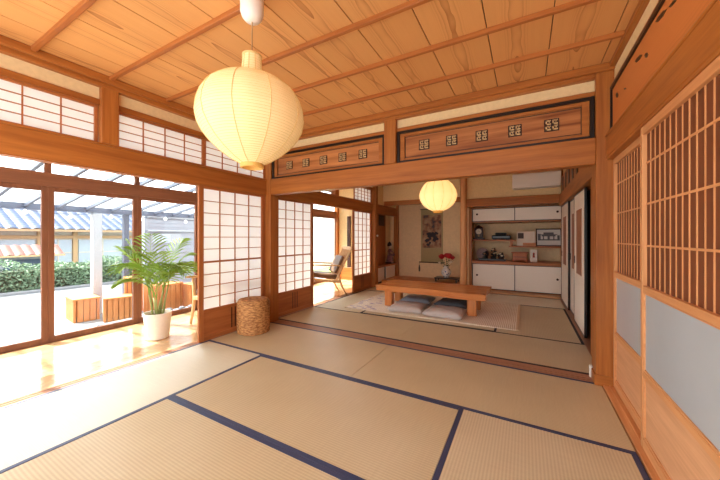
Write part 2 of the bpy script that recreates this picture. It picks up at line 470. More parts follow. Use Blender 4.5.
shoji('shoji screen just past the corner post, with slotted wooden kick panel', 3.115, 4.015, -3.127, G)
shoji('far shoji screen beside the wooden armchair and alcove post', 5.34, 6.195, -3.127, G)

# ------------------------------------------------------------------ glazed veranda wall
XG = -4.575
def sash(idx, y0, y1):
    o = bpy.data.objects.new('window_%d' % idx, None); COL.objects.link(o); o['kind'] = 'structure'
    o.location = (XG, (y0+y1)/2, 0)
    w = (y1-y0)/2
    f = MB()
    for s in (-1, 1): f.box(-0.02, 0.02, s*w, s*(w-0.05), 0.0, 1.71, 0.003)
    f.box(-0.018, 0.018, -w+0.05, w-0.05, 0.0, 0.065, 0.003); f.box(-0.018, 0.018, -w+0.05, w-0.05, 1.66, 1.71, 0.003)
    f.build('window_frame', FRAME_BR, o)
    g = MB(); g.box(-0.003, 0.003, -w+0.05, w-0.05, 0.065, 1.66); g.build('window_pane', GLASS, o)
    f = MB()
    for s in (-1, 1): f.box(-0.02, 0.02, s*w, s*(w-0.028), 1.86, 2.40, 0.003)
    f.box(-0.018, 0.018, -w+0.028, w-0.028, 2.36, 2.40, 0.003)
    f.build('window_frame', FRAME_BR, o)
    g = MB(); g.box(-0.003, 0.003, -w+0.028, w-0.028, 1.86, 2.36); g.build('window_pane', GLASS, o)
ys = [-0.75, 0.345, 1.205, 2.065, 2.92]
for i in range(4): sash(i+1, ys[i], ys[i+1])
for i, (a, b) in enumerate(((3.05, 3.96), (3.96, 4.87), (4.87, 5.78), (5.78, 6.9))): sash(i+5, a, b)
struct('trim_13', bx(XG-0.05, XG+0.035, YB, 6.95, 1.71, 1.86, 0.004), wood('lintel_brown', S(112, 70, 50), S(140, 92, 68), 'Y'))
struct('trim_14', bx(XG-0.05, XG+0.04, YB, 6.95, -0.05, 0.0, 0.003), wood('sill_brown', S(150, 100, 68), S(180, 124, 84), 'Y'))
struct('wall_veranda', bx(XG-0.06, XG+0.03, YB, 7.0, 2.40, 2.55), PLASTER)
struct('trim_15', bx(XG-0.05, XG+0.05, 2.92, 3.05, -0.05, 2.42, 0.004), W_Z)
# end wall of the veranda
m = MB(); m.box(-4.62, -3.345, 6.95, 7.02, -0.05, 2.5)
struct('wall_veranda_end', m, PLASTER)
m = MB(); m.box(-4.60, -4.50, 6.86, 6.95, 0, 2.46, 0.004); struct('trim_16', m, W_Z)
m = MB(); m.box(-4.02, -3.93, 6.90, 6.95, 0, 2.46, 0.004); struct('trim_17', m, W_Z)
m = MB(); m.box(-4.50, -3.345, 6.90, 6.95, 0.0, 0.34, 0.003); struct('baseboard_veranda', m, W_X)
m = MB(); m.box(-4.22, -4.12, 6.905, 6.945, 0.34, 1.72, 0.003)
rk = m.build('hanging_rack', DARKW); tag(rk, 'narrow dark board hung on the cream veranda end wall', 'rack')

# ------------------------------------------------------------------ wall between the rooms: beam, struts, carved transoms
struct('trim_18', bx(-3.02, 0.488, 2.955, 3.065, ZK, ZN, 0.005), W_X)
struct('trim_19', bx(-3.02, 0.488, 2.975, 3.08, 2.282, 2.318, 0.003), W_X)
struct('wall_between', bx(-3.10, 0.60, 3.00, 3.06, 2.315, ZC), PLASTER)
struct('trim_20', bx(-3.06, 0.487, 2.945, 3.08, 2.412, 2.445, 0.004), W_X)
struct('trim_21', bx(-3.06, 0.60, 2.915, 3.08, 2.44, 2.50, 0.006), W_X)
struct('trim_22', bx(-1.333, -1.199, 2.945, 3.10, ZN, 2.415, 0.004), W_Z)
m = MB(); m.box(0.488, 0.60, 2.945, 3.12, -0.05, ZC, 0.004); struct('trim_23', m, W_Z)

CREAM = plain('carved_cream', S(214, 180, 128), 0.6)
def ranma(label, xa, xb, n):
    t = thing('carved_transom', label, 'carved transom panel', ((xa+xb)/2, 3.02, ZN+0.001), 0, 'carved transom panels above the wide opening')
    w = (xb-xa)/2; h = ZT-ZN
    f = MB(); b = 0.03
    for s in (-1, 1): f.box(s*w, s*(w-b), -0.045, 0.03, 0, h, 0.002)
    f.box(-w+b, w-b, -0.045, 0.03, 0, 0.022, 0.002); f.box(-w+b, w-b, -0.045, 0.03, h-0.026, h, 0.002)
    f.build('lacquer_frame', LACQ, t)
    f = MB(); w2 = w-b; 
    for s in (-1, 1): f.box(s*w2, s*(w2-0.05), -0.03, 0.02, 0.022, h-0.026, 0.002)
    f.box(-w2+0.05, w2-0.05, -0.03, 0.02, 0.022, 0.045, 0.002); f.box(-w2+0.05, w2-0.05, -0.03, 0.02, h-0.056, h-0.026, 0.002)
    f.build('wood_border', W_X, t)
    w3 = w2-0.05
    bx(-w3, w3, -0.012, 0.012, 0.045, h-0.056).build('grain_panel', RANMA_W, t)
    f = MB()
    for s in (-1, 1): f.box(s*w3, s*(w3-0.006), -0.016, -0.011, 0.045, h-0.056)
    f.box(-w3, w3, -0.016, -0.011, 0.055, 0.060); f.box(-w3, w3, -0.016, -0.011, h-0.068, h-0.062)
    f.build('inlay_line', DARKW, t)
    zc = h*0.49
    for i in range(n):
        xc = -w3 + 2*w3*(i+0.75)/(n+0.5) 
        s = 0.054
        q = MB(); q.box(xc-s, xc+s, -0.018, -0.011, zc-s*0.95, zc+s*0.95, 0.001)
        k = q.build('carved_square', DARKW, t)
        q = MB()
        g = s*0.62
        for a, c in ((-1, -1), (1, -1), (-1, 1), (1, 1)):
            cx, cz = xc+a*s*0.45, zc+c*s*0.43; u = s*0.36
            q.box(cx-u, cx+u, -0.022, -0.017, cz-u, cz-u*0.45); q.box(cx-u, cx-u*0.4, -0.022, -0.017, cz-u, cz+u)
            q.box(cx-u, cx+u, -0.022, -0.017, cz+u*0.5, cz+u); q.box(cx+u*0.2, cx+u*0.6, -0.022, -0.017, cz-u*0.1, cz+u)
        q.build('fretwork', CREAM, k)
    return t
ranma('carved transom panel left of the short middle strut, half behind the lantern', -3.015, -1.337, 5)
ranma('longer carved transom panel right of the short middle strut', -1.195, 0.484, 5)

# ------------------------------------------------------------------ right wall of the near room
struct('wall_right', bx(0.60, 0.66, YB, 3.0, 2.335, ZC), PLASTER)
struct('trim_24', bx(0.565, 0.66, YB, 2.945, 2.455, 2.50, 0.005), W_Y)
struct('trim_25', bx(0.585, 0.66, YB, 2.945, 2.31, 2.345, 0.004), W_Y)
m = MB(); m.box(0.548, 0.66, YB, 2.945, ZR, ZN-0.012, 0.004); m.box(0.54, 0.66, YB, 2.945, ZN-0.014, ZN, 0.004); m.box(0.553, 0.655, YB, 2.945, ZR-0.014, ZR)
struct('trim_26', m, W_Y)
t = thing('transom_board', 'broad grained board with dark slots above the lattice doors', 'transom board', (0.60, 1.0, ZN+0.001))
bx(0.585, 0.61, YB, 2.93, ZN+0.001, 2.285).build('board', RBOARD_M, t, world=True)
m = MB()
m.box(0.572, 0.612, YB, 2.945, 2.285, 2.309, 0.002); m.box(0.572, 0.612, 2.925, 2.944, ZN+0.001, 2.285, 0.002)
m.build('lacquer_edge', LACQ, t, world=True)
rr = random.Random(3)
for (yy, zz, ln, hh) in ((2.80, 2.19, 0.07, 0.040), (2.33, 2.21, 0.13, 0.03), (2.20, 2.16, 0.06, 0.03), (2.00, 2.245, 0.14, 0.03), (1.86, 2.215, 0.10, 0.02), (1.62, 2.19, 0.12, 0.02), (2.60, 2.15, 0.05, 0.012), (1.40, 2.22, 0.12, 0.02), (1.20, 2.17, 0.10, 0.02), (0.9, 2.2, 0.12, 0.02)):
    q = MB()
    pts = [(yy-ln/2, zz-0.012), (yy-ln*0.2, zz+hh*0.3), (yy+ln*0.2, zz+hh*0.6), (yy+ln/2, zz+0.016), (yy+ln*0.25, zz-hh*0.2), (yy-ln*0.2, zz-hh*0.6)]
    va = [q.bm.verts.new((0.5835, a, b)) for a, b in pts]; vb = [q.bm.verts.new((0.587, a, b)) for a, b in pts]
    q.bm.faces.new(va); q.bm.faces.new(vb[::-1])
    for i in range(6): q.bm.faces.new((va[i], vb[i], vb[(i+1) % 6], va[(i+1) % 6]))
    q.build('slot', LACQ, t, world=True)

def lattice_door(label, y0, y1, x):
    t = thing('lattice_door', label, 'sliding door', (x, (y0+y1)/2, 0.0175), 0, 'lattice sliding doors on the right wall')
    w = (y1-y0)/2; H = ZR-0.033
    for s in (-1, 1): bx(-0.014, 0.014, s*w, s*(w-0.032), 0, H, 0.002).build('stile', D_Z, t)
    iw = w-0.032
    for a, b in ((0, 0.055), (0.385, 0.42), (0.845, 0.88), (H-0.045, H)): bx(-0.013, 0.013, -iw, iw, a, b, 0.002).build('rail', D_Y, t)
    g = bx(-0.004, 0.004, -iw, iw, 0.42, 0.845).build('frosted_pane', FROST, t)
    f = MB()
    for s in (-1, 1): f.box(-0.010, -0.003, s*iw, s*(iw-0.012), 0.42, 0.845, 0.001)
    f.box(-0.010, -0.003, -iw, iw, 0.42, 0.43, 0.001); f.box(-0.010, -0.003, -iw, iw, 0.836, 0.845, 0.001)
    f.build('glazing_bead', D_Y, t)
    bx(-0.004, 0.006, -iw, iw, 0.055, 0.385).build('wood_panel', D_PANEL, t)
    f = MB()
    for s in (-1, 1): f.box(-0.010, -0.003, s*iw, s*(iw-0.014), 0.055, 0.385, 0.001)
    f.box(-0.010, -0.003, -iw, iw, 0.055, 0.068, 0.001)
    f.build('panel_bead', D_Y, t)
    f = MB(); n = int(round(2*iw/0.0585))
    for i in range(1, n):
        yy = -iw+2*iw*i/n; f.box(0.0015, 0.005, yy-0.0030, yy+0.0030, 0.88, H-0.045)
    f.build('lattice_bars', D_Z, t)
    f = MB()
    for zz in (1.095, 1.32, 1.54): f.box(0.0005, 0.004, -iw, iw, zz-0.005, zz+0.005)
    f.build('cross_bars', D_Y, t)
    bx(0.005, 0.010, -iw, iw, 0.88, H-0.045).build('backboard', D_BACK, t)
    return t
lattice_door('nearer lattice door, its large frosted pane filling the right edge', 1.285, 2.185, 0.570)
lattice_door('farther lattice door, standing behind the nearer one beside the square post', 2.02, 2.94, 0.606)
struct('wall_right_lower', bx(0.58, 0.62, YB, 1.284, 0.018, ZR-0.002), D_BACK)
# cable cover at the foot of the post
o = bx(0.466, 0.4865, 3.075, 3.10, 0.002, 0.10, 0.004).build('corner_guard', WHITE, loc=(0.476, 3.087, 0)); tag(o, 'small white strip standing on the threshold at the right post', 'guard')
m = MB(); m.box(0.477, 0.487, 2.936, 3.07, 0.002, 0.085, 0.002); m.box(0.477, 0.60, 2.934, 2.9445, 0.002, 0.085, 0.002)
o = m.build('post_guard', W_X, loc=(0.53, 2.97, 0)); tag(o, 'low brown guard board around the foot of the square right post', 'guard')

# ------------------------------------------------------------------ far room, right side
struct('trim_27', bx(0.56, 0.69, 3.09, YT, ZK, ZN, 0.004), W_Y)
struct('trim_37', bx(0.57, 0.615, 3.12, 3.70, -0.05, ZK, 0.004), W_Z)
struct('trim_28', bx(0.598, 0.69, YT-0.03, YT+0.08, -0.05, ZC, 0.004), W_Z)
m = MB(); m.box(0.62, 0.68, 3.09, 8.3, 2.28, ZC); struct('wall_far_right', m, PLASTER)
m = MB(); m.box(0.658, 0.70, YT, 8.3, -0.05, ZC); struct('wall_alcove_right', m, TOKO_PL)
t = thing('slotted_transom', 'brown slotted transom above the white sliding doors in the far room', 'transom panel', (0.63, 4.9, ZN+0.001))
bx(0.60, 0.64, 3.10, 6.68, ZN+0.001, 2.28).build('board', W_Y, t, world=True)
for i in range(6):
    yy = 4.3+i*0.42
    bx(0.592, 0.602, yy, yy+0.13, 1.99, 2.24, 0.002).build('slot', DARKW, t, world=True)
def fusuma(label, y0, y1, x):
    t = thing('fusuma_door', label, 'sliding door', (x, (y0+y1)/2, 0.0065), 0, 'white sliding doors of the far room')
    w = (y1-y0)/2; H = ZK-0.012
    f = MB()
    for s in (-1, 1): f.box(-0.014, 0.012, s*w, s*(w-0.018), 0, H, 0.002)
    f.box(-0.014, 0.012, -w, w, 0, 0.02, 0.002); f.box(-0.014, 0.012, -w, w, H-0.02, H, 0.002)
    f.build('lacquer_frame', LACQ, t)
    bx(-0.011, 0.009, -w+0.018, w-0.018, 0.02, H-0.02).build('paper_face', FUSUMA, t)
    f = MB(); f.box(-0.0145, -0.0108, -0.21, 0.19, 0.68, 1.50, 0.001); f.build('reed_inset', wood('reed_inset', S(150, 92, 58), S(176, 116, 76), 'Z'), t)
    f = MB(); f.box(-0.016, -0.011, w-0.10, w-0.05, 0.80, 0.90, 0.004); f.build('finger_pull', LACQ, t)
fusuma('nearer white sliding door with brown inset beside the dark gap', 4.22, 5.06, 0.607)
fusuma('farther white sliding door with brown inset next to the shelf alcove', 4.92, 5.78, 0.640)
fusuma('white sliding door hidden at the far corner post', 5.70, 6.67, 0.607)
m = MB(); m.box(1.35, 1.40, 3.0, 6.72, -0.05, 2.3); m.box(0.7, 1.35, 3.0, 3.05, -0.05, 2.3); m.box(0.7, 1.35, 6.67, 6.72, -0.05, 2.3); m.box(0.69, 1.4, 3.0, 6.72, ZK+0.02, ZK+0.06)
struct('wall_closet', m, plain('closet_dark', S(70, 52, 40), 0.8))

# ------------------------------------------------------------------ far room, alcoves
YF = 6.95
struct('wall_back', bx(-3.6, 0.70, 7.68, 7.74, -0.05, ZC), TOKO_PL)
struct('trim_29', bx(-1.0, 0.60, YF-0.16, YF, -0.054, 0.02, 0.003), wood('step_board', S(196, 146, 104), S(214, 166, 122), 'X'))
struct('trim_30', bx(-3.08, -1.24, 6.66, 6.78, -0.05, 0.11, 0.006), TOKO_W)
struct('floor_alcove', bx(-3.1, -1.10, 6.78, 7.68, -0.05, 0.105, 0.002), TOKO_W)
m = MB(); m.lathe([(0.072, -0.05), (0.074, 0.6), (0.07, 1.4), (0.068, 2.5)], (-1.165, 6.75, 0), 28); 
o = m.build('trim_31', D_Z, smooth=True); o['kind'] = 'structure'
struct('wall_alcove', bx(-1.13, -1.07, 6.80, 7.68, -0.05, ZC), TOKO_PL)
# drop beam and plaster above both alcoves
struct('trim_32', bx(-3.03, -1.235, 6.70, 6.80, 1.925, 2.03, 0.004), W_X)
struct('wall_above_alcove', bx(-3.08, -1.235, 6.73, 6.79, 2.03, ZC), PLASTER)
struct('trim_33', bx(-1.095, 0.598, 6.68, 6.86, 1.80, 1.965, 0.004), W_X)
struct('wall_above_shelves', bx(-1.095, 0.62, 6.78, 6.84, 1.965, ZC), PLASTER)
struct('trim_34', bx(-1.07, -1.02, 6.88, YF+0.01, 0.02, 1.80, 0.003), W_Z)

def wall_cupboard(name, label, z0, z1, x0, x1, y0, y1, pulls):
    t = thing(name, label, 'cupboard', ((x0+x1)/2, y0, z0))
    m = MB(); m.box(x0, x1, y0+0.02, y1, z0, z0+0.02); m.box(x0, x1, y0+0.02, y1, z1-0.02, z1); m.box(x0, x1, y1-0.02, y1, z0, z1)
    m.build('carcass', SHELF_W, t, world=True)
    xm = (x0+x1)/2
    for k, (a, b, dy) in enumerate(((x0, xm+0.01, 0.012), (xm-0.01, x1, -0.004))):
        m = MB(); e = 0.014
        m.box(a, a+e, y0+dy, y0+dy+0.015, z0+0.02, z1-0.02); m.box(b-e, b, y0+dy, y0+dy+0.015, z0+0.02, z1-0.02)
        m.box(a, b, y0+dy, y0+dy+0.015, z0+0.02, z0+0.034); m.box(a, b, y0+dy, y0+dy+0.015, z1-0.032, z1-0.02)
        d = m.build('sliding_door', LACQ, t, world=True)
        bx(a+e, b-e, y0+dy+0.003, y0+dy+0.012, z0+0.034, z1-0.032).build('paper_face', FUSUMA, d, world=True)
        m = MB(); px = a+0.10 if k == 0 else b-0.10
        m.tube([(px, y0+dy-0.002, (z0+z1)/2+0.02), (px, y0+dy+0.006, (z0+z1)/2+0.02)], 0.022, 16)
        m.build('finger_pull', DARKW, d, world=True)
    return t
wall_cupboard('shelf_cupboard', 'low cupboard with two white sliding doors at the alcove floor', 0.02, 0.60, -1.02, 0.655, YF, 7.67, None)
wall_cupboard('overhead_cupboard', 'shallow overhead cupboard with two white sliding doors above the shelves', 1.475, 1.795, -1.02, 0.655, YF, 7.67, None)
o = bx(-1.02, 0.655, YF-0.03, 7.67, 0.602, 0.64, 0.004).build('counter_board', SHELF_W, loc=(-0.2, 7.2, 0.602)); tag(o, 'brown counter board on top of the low white cupboard', 'counter')
t = thing('staggered_shelf', 'staggered wall shelf of two levels holding the clock and framed picture', 'shelf', (-0.2, 7.35, 0.96))
bx(-1.065, -0.20, 7.10, 7.675, 1.075, 1.10, 0.003).build('upper_board', SHELF_W, t, world=True)
bx(-0.30, 0.655, 7.10, 7.675, 0.945, 0.97, 0.003).build('lower_board', SHELF_W, t, world=True)
bx(-0.28, -0.22, 7.14, 7.20, 0.97, 1.075, 0.003).build('strut', SHELF_W, t, world=True)

# left alcove with writing shelf
struct('trim_35', bx(-3.14, -3.02, 7.58, 7.70, -0.05, ZC, 0.004), W_Z)
struct('wall_shoin', bx(-3.34, -3.28, 7.34, 7.74, -0.05, ZC), TOKO_PL)
struct('wall_shoin_boards', bx(-3.34, -3.275, 6.34, 7.34, -0.05, ZC), W_Z)
struct('wall_shoin_upper', bx(-3.12, -3.07, 6.34, 7.6, ZN, ZC), PLASTER)
m = MB(); m.box(-3.34, -3.12, 6.28, 6.34, -0.05, ZC); struct('wall_shoin_side', m, W_Z)
m = MB(); m.box(-3.275, -3.06, 6.34, 7.6, 0.415, 0.455, 0.003); struct('trim_36', m, SHELF_W)
t = thing('corner_cupboard', 'small cupboard with cream doors under the doll in the far corner', 'cupboard', (-3.2, 6.95, 0.0))
bx(-3.27, -3.12, 6.35, 7.57, 0.0, 0.41).build('carcass', DARKW, t, world=True)
for a, b in ((6.355, 6.88), (7.0, 7.57)):
    bx(-3.12, -3.10, a, b, 0.07, 0.405, 0.002).build('sliding_door', FUSUMA, t, world=True)
m = MB(); m.box(-3.272, -3.262, 6.9, 7.25, 1.45, 1.72); o = m.build('hanging_board', DARKW, loc=(-3.27, 7.07, 1.45)); tag(o, 'small dark board high inside the corner alcove', 'board')

# air conditioner
t = thing('wall_mounted_air_conditioner', 'long white air conditioner on the cream wall above the shelf cupboards', 'air conditioner', (0.19, 6.77, 2.10))
m = MB(); m.box(-0.22, 0.585, 6.56, 6.778, 2.10, 2.385, 0.02); m.build('housing', WHITE, t, world=True)
bx(-0.21, 0.575, 6.553, 6.562, 2.16, 2.37, 0.004).build('front_panel', WHITE, t, world=True)
bx(-0.19, 0.57, 6.555, 6.60, 2.093, 2.11, 0.003).build('air_flap', plain('flap_grey', S(200, 196, 188), 0.5), t, world=True)

# ------------------------------------------------------------------ objects in the alcoves
# hanging scroll
t = thing('hanging_scroll', 'tall hanging scroll with dark brown painting in the alcove', 'scroll', (-2.115, 7.665, 0.5))
bx(-2.40, -1.83, 7.668, 7.672, 0.51, 1.88).build('mount_cloth', plain('scroll_mount', S(176, 156, 112), 0.85, noise=0.12, nscale=60), t, world=True)
m, nt, p = newmat('scroll_painting')
tc = nt.nodes.new('ShaderNodeTexCoord'); n = nt.nodes.new('ShaderNodeTexNoise'); n.inputs['Scale'].default_value = 7; n.inputs['Detail'].default_value = 6
r = nt.nodes.new('ShaderNodeValToRGB'); r.color_ramp.elements[0].position = 0.36; r.color_ramp.elements[0].color = S(60, 48, 44); r.color_ramp.elements[1].position = 0.72; r.color_ramp.elements[1].color = S(196, 168, 124)
e = r.color_ramp.elements.new(0.48); e.color = S(150, 96, 60)
nt.links.new(tc.outputs['Object'], n.inputs['Vector']); nt.links.new(n.outputs['Fac'], r.inputs['Fac']); nt.links.new(r.outputs['Color'], p.inputs['Base Color'])
bx(-2.36, -1.87, 7.664, 7.669, 0.88, 1.73).build('painting', m, t, world=True)
# abstract blot shapes of ink on the painting
rr = random.Random(5)
q = MB()
for i in range(14):
    cx, cz = -2.13+rr.uniform(-0.13, 0.15), 1.2+rr.uniform(-0.25, 0.12); s = rr.uniform(0.03, 0.09)
    vs = [q.bm.verts.new((cx+s*math.cos(a)*rr.uniform(0.6, 1.1), 7.6635-0.0001*i, cz+s*0.8*math.sin(a)*rr.uniform(0.6, 1.1))) for a in [k*2*PI/9 for k in range(9)]]
    q.bm.faces.new(vs)
q.build('ink_blot', plain('ink', S(50, 46, 50), 0.9), t, world=True)
q = MB()
q.tube([(-2.44, 7.655, 0.50), (-1.79, 7.655, 0.50)], 0.014, 10); q.build('roller', DARKW, t, world=True)
q = MB(); q.tube([(-2.42, 7.665, 1.885), (-1.81, 7.665, 1.885)], 0.010, 8); q.build('top_rod', DARKW, t, world=True)
q = MB()
q.tube([(-2.44, 7.65, 0.50), (-2.44, 7.65, 0.42)], 0.004, 6); q.lathe([(0, 0.25), (0.018, 0.26), (0.022, 0.34), (0.012, 0.42), (0, 0.42)], (-2.44, 7.65, 0), 10)
q.build('weight_tassel', DARKW, t, world=True)

# vase with red roses on a stand
t = thing('display_stand', 'low black lacquer stand under the rose vase in the alcove', 'stand', (-1.62, 7.20, 0.105))
m = MB(); m.box(-0.27, 0.27, -0.15, 0.15, 0.07, 0.095, 0.004); m.build('top', LACQ, t)
for a in (-1, 1):
    for b in (-1, 1): bx(a*0.25, a*0.22, b*0.13, b*0.10, 0, 0.07, 0.003).build('leg', LACQ, t)
t = thing('flower_vase', 'blue and white porcelain vase of red roses on the black stand', 'vase', (-1.64, 7.20, 0.2005))
m, nt, p = newmat('porcelain')
tc = nt.nodes.new('ShaderNodeTexCoord'); n = nt.nodes.new('ShaderNodeTexVoronoi'); n.inputs['Scale'].default_value = 17
r = nt.nodes.new('ShaderNodeValToRGB'); r.color_ramp.elements[0].position = 0.22; r.color_ramp.elements[0].color = S(70, 86, 140); r.color_ramp.elements[1].position = 0.34; r.color_ramp.elements[1].color = S(232, 230, 226)
nt.links.new(tc.outputs['Object'], n.inputs['Vector']); nt.links.new(n.outputs['Distance'], r.inputs['Fac']); nt.links.new(r.outputs['Color'], p.inputs['Base Color']); p.inputs['Roughness'].default_value = 0.15
q = MB(); q.lathe([(0, 0), (0.055, 0), (0.06, 0.01), (0.105, 0.08), (0.115, 0.13), (0.09, 0.19), (0.055, 0.225), (0.05, 0.25), (0.065, 0.27), (0.058, 0.272), (0.045, 0.25), (0.0, 0.2)], seg=28)
q.build('vase_body', m, t, smooth=True)
RED = plain('rose_red', S(176, 14, 26), 0.6); STEMG = plain('stem_green', S(62, 92, 48), 0.6); LEAFD = plain('rose_leaf', S(66, 84, 48), 0.6); WFL = plain('white_blossom', S(232, 216, 190), 0.7)
rr = random.Random(11)
for (dx, dy, dz, s) in ((-0.10, -0.02, 0.47, 0.075), (0.08, -0.05, 0.49, 0.08), (0.0, 0.05, 0.50, 0.07), (0.14, 0.03, 0.46, 0.06)):
    q = MB(); q.tube([(dx*0.1, dy*0.1, 0.2), (dx*0.5, dy*0.5, 0.34), (dx, dy, dz-0.03)], 0.004, 6); st = q.build('rose_stem', STEMG, t)
    q = MB()
    for k in range(3):
        rad = s*(1-0.28*k)
        for j in range(6):
            a = j*PI/3+k*0.5
            def pf(u, v, a=a, rad=rad, k=k):
                ang = a+(u-0.5)*1.25; rr_ = rad*(0.25+0.75*math.sin(v*PI*0.6)); 
                return (dx+rr_*math.cos(ang), dy+rr_*math.sin(ang), dz-0.03+v*s*(1.1+0.2*k)-0.25*s*(1-math.cos((u-0.5)*2)))
            q.grid(pf, 4, 4)
    q.build('rose_bloom', RED, st, smooth=True)
q = MB()
for i in range(34):
    a = rr.uniform(0, 2*PI); d = rr.uniform(0.02, 0.13); z = rr.uniform(0.26, 0.40)
    c = Vector((d*math.cos(a), d*math.sin(a), z)); dirv = Vector((math.cos(a), math.sin(a), rr.uniform(-0.4, 0.6))).normalized(); sd = dirv.cross(Vector((0, 0, 1))).normalized()*0.018
    L_ = rr.uniform(0.05, 0.08)
    q.quad(c, c+dirv*L_*0.5+sd, c+dirv*L_, c+dirv*L_*0.5-sd)
q.build('leaves', LEAFD, t)
q = MB()
for (dx, dz) in ((0.13, 0.38), (0.10, 0.36), (-0.14, 0.35)):
    q.lathe([(0, -0.03), (0.03, -0.01), (0.04, 0.01), (0.0, 0.025)], (dx, -0.06, dz), 10)
q.build('white_blossom', WFL, t, smooth=True)

# doll
t = thing('kimono_doll', 'small doll in a dark kimono standing on the corner shelf', 'doll', (-3.165, 7.38, 0.4565))
q = MB(); q.box(-0.09, 0.09, -0.10, 0.10, 0, 0.03, 0.004); q.build('plinth', LACQ, t)
q = MB(); q.lathe([(0, 0.03), (0.10, 0.03), (0.085, 0.12), (0.06, 0.24), (0.068, 0.30), (0.05, 0.36), (0.02, 0.39), (0, 0.39)], seg=20)
for s in (-1, 1):
    q.tube([(0.0, s*0.055, 0.345), (0.03, s*0.10, 0.27), (0.07, s*0.07, 0.22)], [0.025, 0.035, 0.045], 10)
q.build('kimono', plain('kimono', S(140, 98, 104), 0.8, noise=0.5, nscale=30), t, smooth=True)
q = MB(); q.lathe([(0, 0.38), (0.018, 0.385), (0.02, 0.40), (0.045, 0.43), (0.05, 0.46), (0.04, 0.50), (0, 0.52)], seg=18); q.lathe([(0, -0.01), (0.008, 0), (0, 0.01)], (0.05, 0, 0.452), 6)
q.build('head', plain('doll_skin', S(236, 214, 190), 0.5), t, smooth=True)
q = MB(); q.lathe([(0.054, 0.455), (0.06, 0.48), (0.055, 0.52), (0.035, 0.55), (0.02, 0.57), (0, 0.58)], (-0.012, 0, 0), 18); q.build('hair', LACQ, t, smooth=True)
q = MB(); q.lathe([(0.071, 0.235), (0.074, 0.26), (0.071, 0.30)], seg=20); q.build('sash_belt', plain('obi', S(196, 160, 110), 0.7), t, smooth=True)
q = MB(); q.lathe([(0, 0), (0.02, 0.004), (0.024, 0.02), (0.015, 0.035), (0, 0.04)], seg=14)
o = q.build('knob', WHITE, smooth=True); o.location = (-3.02, 6.27, 1.19); o.rotation_euler = (0, PI/2, 0); o.parent = bpy.data.objects['trim_11']; o['label'] = 'white knob'

# clock
t = thing('mantel_clock', 'dark mantel clock with white dial on the upper alcove shelf', 'clock', (-0.93, 7.35, 1.1005))
q = MB(); q.box(-0.12, 0.12, -0.06, 0.06, 0, 0.04, 0.005); q.box(-0.09, 0.09, -0.05, 0.05, 0.04, 0.26, 0.01); q.lathe([(0, 0), (0.1, 0), (0.06, 0.04), (0.02, 0.06), (0, 0.08)], (0, 0, 0.26), 16); q.build('case', DARKW, t)
q = MB(); q.tube([(0, -0.058, 0.185), (0, -0.05, 0.185)], 0.062, 24); q.build('dial', plain('dial', S(226, 214, 188), 0.4), t)
q = MB(); q.bar((0, -0.06, 0.185), (0, -0.06, 0.235), 0.006, 0.003); q.bar((0, -0.06, 0.185), (0.03, -0.06, 0.185), 0.006, 0.003); q.build('hand', LACQ, t)
q = MB(); q.lathe([(0, -0.02), (0.018, -0.01), (0.018, 0.01), (0, 0.02)], (0, -0.055, 0.085), 12); q.build('pendulum', plain('brass', S(196, 156, 84), 0.3, metal=0.8), t)
# black car-like ornament -> lacquer box with lid
t = thing('lacquer_box', 'flat black lacquer ornament beside the clock on the upper shelf', 'ornament', (-0.46, 7.35, 1.1005))
q = MB(); q.box(-0.19, 0.19, -0.12, 0.12, 0.012, 0.10, 0.02); q.build('box_body', LACQ, t)
q = MB(); q.box(-0.13, 0.11, -0.10, 0.10, 0.10, 0.155, 0.03); q.build('box_lid', LACQ, t)
for a in (-0.13, 0.13):
    q = MB(); q.box(a-0.03, a+0.03, -0.11, 0.11, 0, 0.012); q.build('foot', LACQ, t)
# white plaque and framed picture
t = thing('paper_plaque', 'upright white plaque with a dark patch on the lower shelf', 'plaque', (0.02, 7.24, 0.9735))
q = MB(); q.bar((0, 0, 0), (0, 0.06, 0.30), 0.34, 0.02, up=(0, 1, 0)); q.build('board', plain('plaque_white', S(228, 214, 198), 0.6), t)
q = MB(); q.bar((-0.10, 0.018, 0.155), (-0.10, 0.046, 0.27), 0.11, 0.024, up=(0, 1, 0)); q.build('dark_patch', plain('plaque_dark', S(72, 54, 52), 0.6), t)
q = MB(); q.bar((0.06, 0.0, 0.0), (0.06, 0.016, 0.07), 0.24, 0.0235, up=(0, 1, 0)); q.build('orange_strip', plain('plaque_orange', S(206, 140, 96), 0.6), t)
t = thing('framed_picture', 'framed grey picture of a building leaning at the right shelf end', 'picture', (0.425, 7.20, 0.9735))
q = MB(); w, h = 0.225, 0.36
d = 0.10
def lean(z): return d*z/h
for s in (-1, 1): q.bar((s*(w-0.01), lean(0), 0), (s*(w-0.01), lean(h), h), 0.02, 0.02, up=(0, 1, 0))
for z in (0.01, h-0.01): q.bar((-w, lean(z), z), (w, lean(z), z), 0.02, 0.02, up=(0, 0, 1))
q.build('frame', DARKW, t)
q = MB(); q.bar((0, lean(0)+0.003, 0.02), (0, lean(h-0.02)+0.003, h-0.02), 2*w-0.03, 0.006, up=(0, 1, 0)); q.build('print', plain('print_paper', S(206, 206, 204), 0.35), t)
q = MB()
for (a, b, z0, z1) in ((-0.12, 0.12, 0.20, 0.225), (-0.15, 0.15, 0.225, 0.24), (-0.09, 0.09, 0.24, 0.28), (-0.10, -0.08, 0.14, 0.20), (0.08, 0.10, 0.14, 0.20), (-0.02, 0.02, 0.14, 0.2), (-0.19, -0.14, 0.13, 0.25), (0.15, 0.19, 0.13, 0.22), (-0.19, 0.19, 0.115, 0.14)):
    q.bar(((a+b)/2, lean(z0)-0.001, z0), ((a+b)/2, lean(z1)-0.001, z1), b-a, 0.006, up=(0, 1, 0))
q.build('printed_building', plain('print_ink', S(96, 98, 104), 0.5), t)
